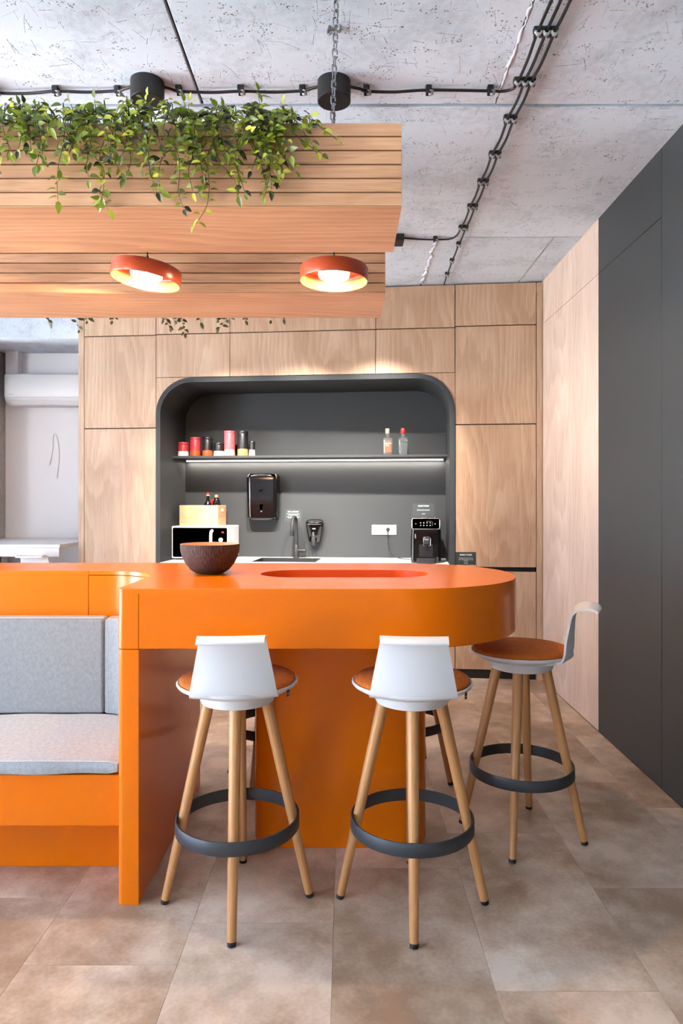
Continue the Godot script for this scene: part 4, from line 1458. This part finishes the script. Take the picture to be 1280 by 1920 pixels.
	for x in [[-0.082, 0.004], [0.073, 0.005]]:
		icons.box(Vector3(x[0] - x[1], 0.316, 0.174), Vector3(x[0] + x[1], 0.3195, 0.1748), 0.0)
	for k in 3:
		icons.box(Vector3(0.049, 0.329 - k * 0.0125, 0.174), Vector3(0.054, 0.331 - k * 0.0125, 0.1748), 0.0)
	icons.box(Vector3(0.004, 0.338, 0.174), Vector3(0.046, 0.339, 0.1748), 0.0)
	part("icons", icons, mat.print, cp)
	var spt := part("spout", mb().prism(rrect(0.052, 0.05, 0.008, 4), 0.155, 0.215, 0.004, 0.004), mat.black_soft, t, at(0.004, 0, 0.19))
	for s in [-1, 1]:
		var br := mb()
		br.tube([Vector3(s * 0.014, 0.217, 0.216), Vector3(s * 0.027, 0.214, 0.216), Vector3(s * 0.026, 0.157, 0.216), Vector3(s * 0.014, 0.154, 0.216)], 0.0028, 8)
		part("spout_bracket", br, mat.chrome, spt)
	text("PHILIPS", 0.009, mat.print, spt, Vector3(0, 0.193, 0.0262), true)
	part("dispense_recess", bx(-0.055, 0.05, 0.1795, 0.055, 0.15, 0.1815, 0.0005), mat.black, t)
	part("drip_tray", mb().prism(rrect(0.15, 0.06, 0.01, 4), 0.004, 0.04, 0.002), mat.black_soft, t, at(0, 0, 0.2))
	part("tray_grip", bx(0.082, 0.008, 0.17, 0.1, 0.05, 0.1835, 0.001), mat.ring, t)
	part("steam_wand", mb().tube([Vector3(-0.085, 0.235, 0.178), Vector3(-0.084, 0.2, 0.184)], 0.005, 8), mat.steel, t)

	# microwave
	t = thing("microwave", "white framed microwave with a black door at the left of the worktop", "microwave", "", W(-2.765, 0.912, -0.43))
	part("case", bx(-0.249, 0.0, -0.17, 0.249, 0.275, 0.165, 0.006), mat.white, t)
	part("feet", bx(-0.23, -0.012, -0.15, 0.23, 0.0, 0.15, 0.001), mat.black, t)
	part("door_frame", bx(-0.249, 0.0, 0.1655, 0.249, 0.275, 0.185, 0.005), mat.white, t)
	m = mb()
	m.t = Transform3D(Basis(Vector3(1, 0, 0), Vector3(0, 0, 1), Vector3(0, 1, 0)), Vector3(0.0, 0.1375, 0.184))
	m.prism(rrect(0.476, 0.25, 0.012, 4), 0.0, 0.003, 0.0008)
	var mw := part("door_glass", m, mat.black_gloss, t)
	part("handle", mb().tube(smooth_path([Vector3(0.108, 0.238, 0.186), Vector3(0.105, 0.22, 0.212), Vector3(0.105, 0.14, 0.22), Vector3(0.105, 0.06, 0.212), Vector3(0.108, 0.04, 0.186)]), 0.013, 10), mat.white_top, t)
	var kn := Transform3D(Basis(Vector3.RIGHT, PI / 2), Vector3(0.185, 0.16, 0.187))
	part("knob", mb().lathe([Vector2(0, 0), Vector2(0.018, 0), Vector2(0.018, 0.014), Vector2(0.015, 0.017), Vector2(0, 0.017)], 24), mat.white_top, t, kn)
	part("knob", mb().lathe([Vector2(0, 0), Vector2(0.018, 0), Vector2(0.018, 0.014), Vector2(0.015, 0.017), Vector2(0, 0.017)], 24), mat.white_top, t, Transform3D(Basis(Vector3.RIGHT, PI / 2), Vector3(0.185, 0.075, 0.187)))
	part("red_mark", bx(0.19, 0.218, 0.187, 0.21, 0.23, 0.1878, 0.0), std(Color(0.75, 0.08, 0.1), 0.4), t)

	# wooden box with bottles
	t = thing("wooden_box", "pale open wooden box on top of the microwave", "box", "", W(-2.79, 1.1875, -0.42))
	for b in [["front_board", -0.17, 0.118, 0.17, 0.13], ["back_board", -0.17, -0.13, 0.17, -0.118], ["side_board", -0.17, -0.1175, -0.158, 0.1175], ["side_board", 0.158, -0.1175, 0.17, 0.1175]]:
		part(b[0], bx(b[1], 0.0, b[2], b[3], 0.178, b[4], 0.0015), mat.crate, t)
	part("bottom_board", bx(-0.157, 0.0, -0.117, 0.157, 0.01, 0.117, 0.0005), mat.crate, t)
	part("rope_knot", mb().lathe([Vector2(0, -0.012), Vector2(0.009, -0.008), Vector2(0.012, 0), Vector2(0.009, 0.008), Vector2(0, 0.012)], 14), std(Color(0.93, 0.86, 0.76), 0.8), t, at(0.178, 0.135, 0.02))
	var dark := std(Color(0.05, 0.025, 0.018), 0.06)
	var b1 := thing("sauce_bottle", "dark bottle with a slim neck and red cap in the wooden box", "bottle", "bottles in the wooden box", W(-2.742, 1.1985, -0.40))
	part("glass", mb().lathe([Vector2(0, 0), Vector2(0.033, 0), Vector2(0.035, 0.004), Vector2(0.035, 0.155), Vector2(0.031, 0.178), Vector2(0.016, 0.2), Vector2(0.0125, 0.215), Vector2(0.0125, 0.258), Vector2(0, 0.258)], 28), dark, b1)
	part("band", mb().lathe([Vector2(0.0, 0.25), Vector2(0.0145, 0.25), Vector2(0.0145, 0.259), Vector2(0, 0.259)], 20), std(Color(0.86, 0.68, 0.5), 0.5), b1)
	part("cap", mb().lathe([Vector2(0, 0.259), Vector2(0.0135, 0.259), Vector2(0.0135, 0.274), Vector2(0.011, 0.277), Vector2(0, 0.277)], 20), std(Color(0.5, 0.05, 0.07), 0.4), b1)
	var b2 := thing("sauce_bottle", "dark bottle with sloping shoulders and gold cap in the wooden box", "bottle", "bottles in the wooden box", W(-2.665, 1.1985, -0.40))
	part("glass", mb().lathe([Vector2(0, 0), Vector2(0.036, 0), Vector2(0.038, 0.004), Vector2(0.038, 0.165), Vector2(0.034, 0.19), Vector2(0.022, 0.222), Vector2(0.0145, 0.238), Vector2(0.0, 0.238)], 28), dark, b2)
	part("cap", mb().lathe([Vector2(0, 0.236), Vector2(0.0155, 0.236), Vector2(0.0155, 0.256), Vector2(0.013, 0.258), Vector2(0, 0.258)], 20), std(Color(0.80, 0.63, 0.38), 0.3, 0.6), b2)
	var b3 := thing("sauce_bottle", "bottle with a wide bright red top behind the two dark ones", "bottle", "bottles in the wooden box", W(-2.715, 1.1985, -0.475))
	part("body", mb().lathe([Vector2(0, 0), Vector2(0.03, 0), Vector2(0.032, 0.004), Vector2(0.032, 0.165), Vector2(0.02, 0.185), Vector2(0, 0.185)], 24), std(Color(0.7, 0.10, 0.06), 0.3), b3)
	part("cap", mb().lathe([Vector2(0, 0.183), Vector2(0.024, 0.183), Vector2(0.021, 0.217), Vector2(0.0, 0.219)], 24), std(Color(0.9, 0.08, 0.05), 0.4), b3)

	# notices
	t = thing("notice", "clear notice with white lettering on the wall above the tap", "sign", "printed notices of the kitchen", W(-2.025, 1.273, -0.62))
	part("plate", bx(-0.075, -0.055, 0.0003, 0.075, 0.055, 0.0012, 0.0), mat.acrylic, t)
	sign_lines(t, [["BPP. A ZTHBK", 0.0155, 0.034, true], ["Bonauimcka mbpa va ufocra yma", 0.0072, 0.014, true], ["anos ehasedurrka fapoub", 0.0072, 0.004, true], ["Prodaz olmuhcka tasanpod uaneora", 0.0072, -0.012, false], ["dpos maranes ontarosbe pad", 0.0072, -0.021, false], ["HOPKA", 0.0075, -0.033, true]], 0.0018)
	t = thing("notice", "clear notice with white lettering on the wall above the coffee machine", "sign", "printed notices of the kitchen", W(-0.862, 1.325, -0.62))
	part("plate", bx(-0.095, -0.075, 0.0003, 0.095, 0.058, 0.0012, 0.0), mat.acrylic, t)
	sign_lines(t, [["BOBCTTHBK", 0.0165, 0.034, true], ["Доза шефа шоранна", 0.0105, -0.001, true], ["HOPKA", 0.0085, -0.036, true]], 0.0018)
	t = thing("notice", "dark green notice with white lettering on the oak door beside the niche", "sign", "printed notices of the kitchen", W(-0.542, 0.951, 0.0))
	part("plate", bx(-0.079, -0.05, 0.0, 0.079, 0.05, 0.002, 0.0003), mat.sign_dark, t)
	sign_lines(t, [["BOBCTTHBK", 0.0165, 0.028, true], ["Подаваемая шеф та її звар", 0.0085, 0.003, false], ["приготовлений шеф ока нея", 0.0085, -0.009, false], ["Воспити", 0.0085, -0.020, false], ["HOPKA", 0.0085, -0.037, true]], 0.0026)

	# bowl on the counter
	t = thing("bowl", "dark brown fibrous husk bowl with a pale inside on the orange counter", "bowl", "", at(-0.570, 1.097, -2.87))
	part("husk", mb().lathe([Vector2(0, 0), Vector2(0.045, 0.0005), Vector2(0.060, 0.004), Vector2(0.082, 0.019), Vector2(0.101, 0.043), Vector2(0.115, 0.071), Vector2(0.122, 0.098), Vector2(0.1235, 0.123), Vector2(0.122, 0.125)], 64), mat.husk, t)
	part("inside", mb().lathe([Vector2(0.122, 0.125), Vector2(0.117, 0.1245), Vector2(0.1145, 0.098), Vector2(0.106, 0.071), Vector2(0.092, 0.046), Vector2(0.075, 0.026), Vector2(0.05, 0.014), Vector2(0, 0.012)], 64), mat.bowl_in, t)

# ---------------------------------------------------------------- trailing plants
var leaf_meshes := []
func make_leaves() -> void:
	for v in 3:
		var l: float = [0.029, 0.036, 0.024][v]
		var w: float = l * [0.27, 0.24, 0.31][v]
		var g := []
		for i in 7:
			var s := i / 6.0
			var hw := w * pow(sin(PI * pow(s, 0.8)), 0.85) if i > 0 and i < 6 else 0.0004
			var bend := -0.22 * l * s * s
			g.append([Vector3(-hw, bend + hw * 0.45, s * l), Vector3(0, bend, s * l), Vector3(hw, bend + hw * 0.45, s * l)])
		var m := mb()
		m.surf(g, false, true)
		leaf_meshes.append(m.mesh())

func vine(label: String, x0: float, edge_z: float, side: float, strands: Array, dark: bool, seed_: int) -> void:
	var r := RandomNumberGenerator.new()
	r.seed = seed_
	var t := thing("trailing_plant", label, "plant", "trailing green plants in the planters")
	var stems := mb()
	for s in strands:
		# s = [offset along x, length hanging, drift, sprig height]
		var p := Vector3(x0 + s[0], 2.575, edge_z - side * r.randf_range(0.03, 0.07))
		var pts := [p]
		var rise: float = s[3]
		var crest := Vector3(p.x + r.randfn(0, 0.01), 2.6 + rise, edge_z + side * r.randf_range(-0.015, 0.012))
		pts.append(p.lerp(crest, 0.6) + Vector3(0, 0.012, 0))
		pts.append(crest)
		var out := r.randf_range(0.02, 0.045)
		var y := crest.y
		var x := crest.x
		var down: float = s[1]
		if down > 0:
			var n := maxi(2, int(down / 0.045))
			for k in n:
				y -= (down + rise) / n
				x += s[2] / n + r.randfn(0, 0.017)
				pts.append(Vector3(x, y, edge_z + side * (out + r.randfn(0, 0.008) + 0.006)))
		var path := smooth_path(pts, 5)
		var rad := []
		for i in path.size():
			rad.append(lerpf(0.0017, 0.0009, float(i) / path.size()))
		stems.tube(path, rad, 5, false)
		var d := 0.0
		var turn := r.randf() * TAU
		for i in range(2, path.size()):
			d += path[i].distance_to(path[i - 1])
			if d < 0.0105 and i < path.size() - 1:
				continue
			d = 0.0
			turn += 2.4 + r.randfn(0, 0.5)
			var dir := Vector3(cos(turn), r.randf_range(-0.8, 0.25), sin(turn) * 0.75 + 0.45 * side).normalized()
			if i == path.size() - 1:
				dir = (path[i] - path[i - 1]).normalized()
			var pos: Vector3 = path[i] + dir * 0.004
			# keep the leaves clear of the slats
			if pos.y < 2.6 and side * (pos.z + dir.z * 0.028 - edge_z) < 0.006:
				dir.z = side * absf(dir.z)
			var up := (Vector3(0, 0.6, side) + Vector3(r.randfn(0, 0.4), r.randfn(0, 0.4), r.randfn(0, 0.3))).normalized()
			if absf(up.dot(dir)) > 0.93:
				up = Vector3(up.z, up.x, up.y)
			var zx := dir
			var xx := up.cross(zx).normalized()
			var b := Basis(xx, zx.cross(xx).normalized(), zx).scaled(Vector3.ONE * r.randf_range(0.72, 1.12))
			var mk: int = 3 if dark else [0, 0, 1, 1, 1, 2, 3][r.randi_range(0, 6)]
			part("leaf", leaf_meshes[r.randi_range(0, 2)], mat["leaf%d" % mk], t, Transform3D(b, pos))
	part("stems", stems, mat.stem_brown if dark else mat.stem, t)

func plants() -> void:
	make_leaves()
	var z := -2.15
	# x position of each clump and its strands, counted from the planter's right end
	var cl := [
		[-0.19, "rightmost plant on the front planter, with a short side sprig", [[0.0, 0.10, 0.06, 0.03], [0.02, 0.14, 0.03, 0.02], [-0.02, 0.20, -0.02, 0.02], [-0.03, 0.24, 0.0, 0.03], [0.02, 0.12, 0.09, 0.02], [-0.02, 0.0, 0.03, 0.05], [0.03, 0.0, 0.02, 0.03]]],
		[-0.27, "bushy plant second from the front planter's right end", [[0.0, 0.17, 0.02, 0.05], [0.03, 0.26, 0.06, 0.03], [-0.03, 0.18, -0.03, 0.04], [0.01, 0.21, 0.01, 0.02], [-0.02, 0.15, 0.02, 0.06], [0.04, 0.15, 0.02, 0.02], [0.0, 0.0, 0.0, 0.09], [-0.03, 0.12, -0.03, 0.04]]],
		[-0.40, "plant with the longest trailing vine, third from the front planter's right end", [[0.0, 0.34, -0.02, 0.04], [-0.02, 0.24, 0.09, 0.03], [0.03, 0.14, 0.0, 0.05], [-0.04, 0.16, -0.02, 0.03], [0.05, 0.12, 0.02, 0.05], [0.0, 0.0, 0.0, 0.04], [0.02, 0.25, 0.08, 0.02]]],
		[-0.545, "plant fourth from the front planter's right end, its vine past the last slat", [[0.0, 0.30, 0.01, 0.05], [0.02, 0.19, 0.03, 0.04], [-0.03, 0.24, -0.01, 0.03], [0.05, 0.22, 0.0, 0.03], [-0.02, 0.12, -0.03, 0.06], [0.03, 0.0, 0.0, 0.06], [0.07, 0.14, 0.03, 0.03]]],
		[-0.66, "plant fifth from the front planter's right end, below the left canopy", [[0.0, 0.24, 0.06, 0.04], [0.03, 0.17, 0.03, 0.06], [-0.03, 0.15, 0.0, 0.07], [-0.02, 0.20, 0.05, 0.03], [0.04, 0.0, 0.0, 0.07], [0.0, 0.12, -0.04, 0.05]]],
		[-0.80, "plant with a thick low tail, sixth from the front planter's right end", [[0.0, 0.29, -0.02, 0.04], [0.01, 0.26, -0.02, 0.03], [0.03, 0.27, -0.04, 0.02], [-0.03, 0.14, 0.02, 0.05], [0.04, 0.16, 0.04, 0.06], [-0.05, 0.12, -0.02, 0.03], [0.0, 0.0, 0.02, 0.06], [0.05, 0.19, 0.02, 0.03]]],
		[-0.93, "plant seventh from the front planter's right end, thin and short", [[0.0, 0.17, 0.02, 0.04], [0.03, 0.12, 0.03, 0.05], [-0.02, 0.15, -0.03, 0.05], [-0.04, 0.08, -0.02, 0.03], [0.02, 0.0, 0.0, 0.05]]],
		[-1.02, "dense plant eighth from the front planter's right end", [[0.0, 0.12, 0.02, 0.05], [0.02, 0.14, 0.03, 0.04], [-0.03, 0.11, -0.02, 0.06], [0.03, 0.08, 0.02, 0.05], [-0.01, 0.13, 0.05, 0.03], [0.0, 0.0, 0.0, 0.05]]],
		[-1.12, "plant at the photo's left edge, trailing over the front planter", [[0.0, 0.20, 0.02, 0.03], [0.03, 0.12, 0.03, 0.04], [-0.03, 0.17, 0.01, 0.05], [0.02, 0.21, -0.02, 0.03], [0.0, 0.0, 0.0, 0.04]]],
	]
	var k := 0
	for c in cl:
		var dense: Array = c[2].duplicate(true)
		var r := RandomNumberGenerator.new()
		r.seed = 300 + k
		for e in c[2]:  # a second, shorter shoot beside each
			dense.append([e[0] + r.randfn(0, 0.03), e[1] * r.randf_range(0.35, 0.7), e[2] + r.randfn(0, 0.02), e[3] * r.randf_range(0.4, 1.0)])
		vine(c[1], c[0], z, 1.0, dense, false, 100 + k)
		k += 1
	var rear := [[-1.53, "thin plant behind the rear planter, before the concrete beam", [[0.0, 0.28, 0.0, 0.02]]], [-1.37, "dark plant behind the rear planter at the oak wall's left end", [[0.0, 0.32, 0.0, 0.02], [0.03, 0.25, 0.02, 0.02], [0.07, 0.27, 0.0, 0.02], [0.12, 0.27, 0.04, 0.02]]], [-0.93, "dark plant with the lowest vine behind the rear planter", [[-0.03, 0.27, -0.02, 0.02], [0.0, 0.31, 0.0, 0.02], [0.07, 0.35, 0.03, 0.02], [0.12, 0.28, 0.02, 0.02], [0.08, 0.28, -0.03, 0.02]]], [-0.66, "small dark plant behind the rear planter left of the lamp cord", [[0.0, 0.32, -0.03, 0.02], [0.01, 0.28, 0.02, 0.02], [0.03, 0.27, 0.02, 0.02]]], [-0.40, "short dark plant behind the rear planter, nearest its right end", [[0.0, 0.27, 0.0, 0.02], [0.05, 0.265, 0.03, 0.02]]]]
	for c in rear:
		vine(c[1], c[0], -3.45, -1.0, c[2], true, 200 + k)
		k += 1
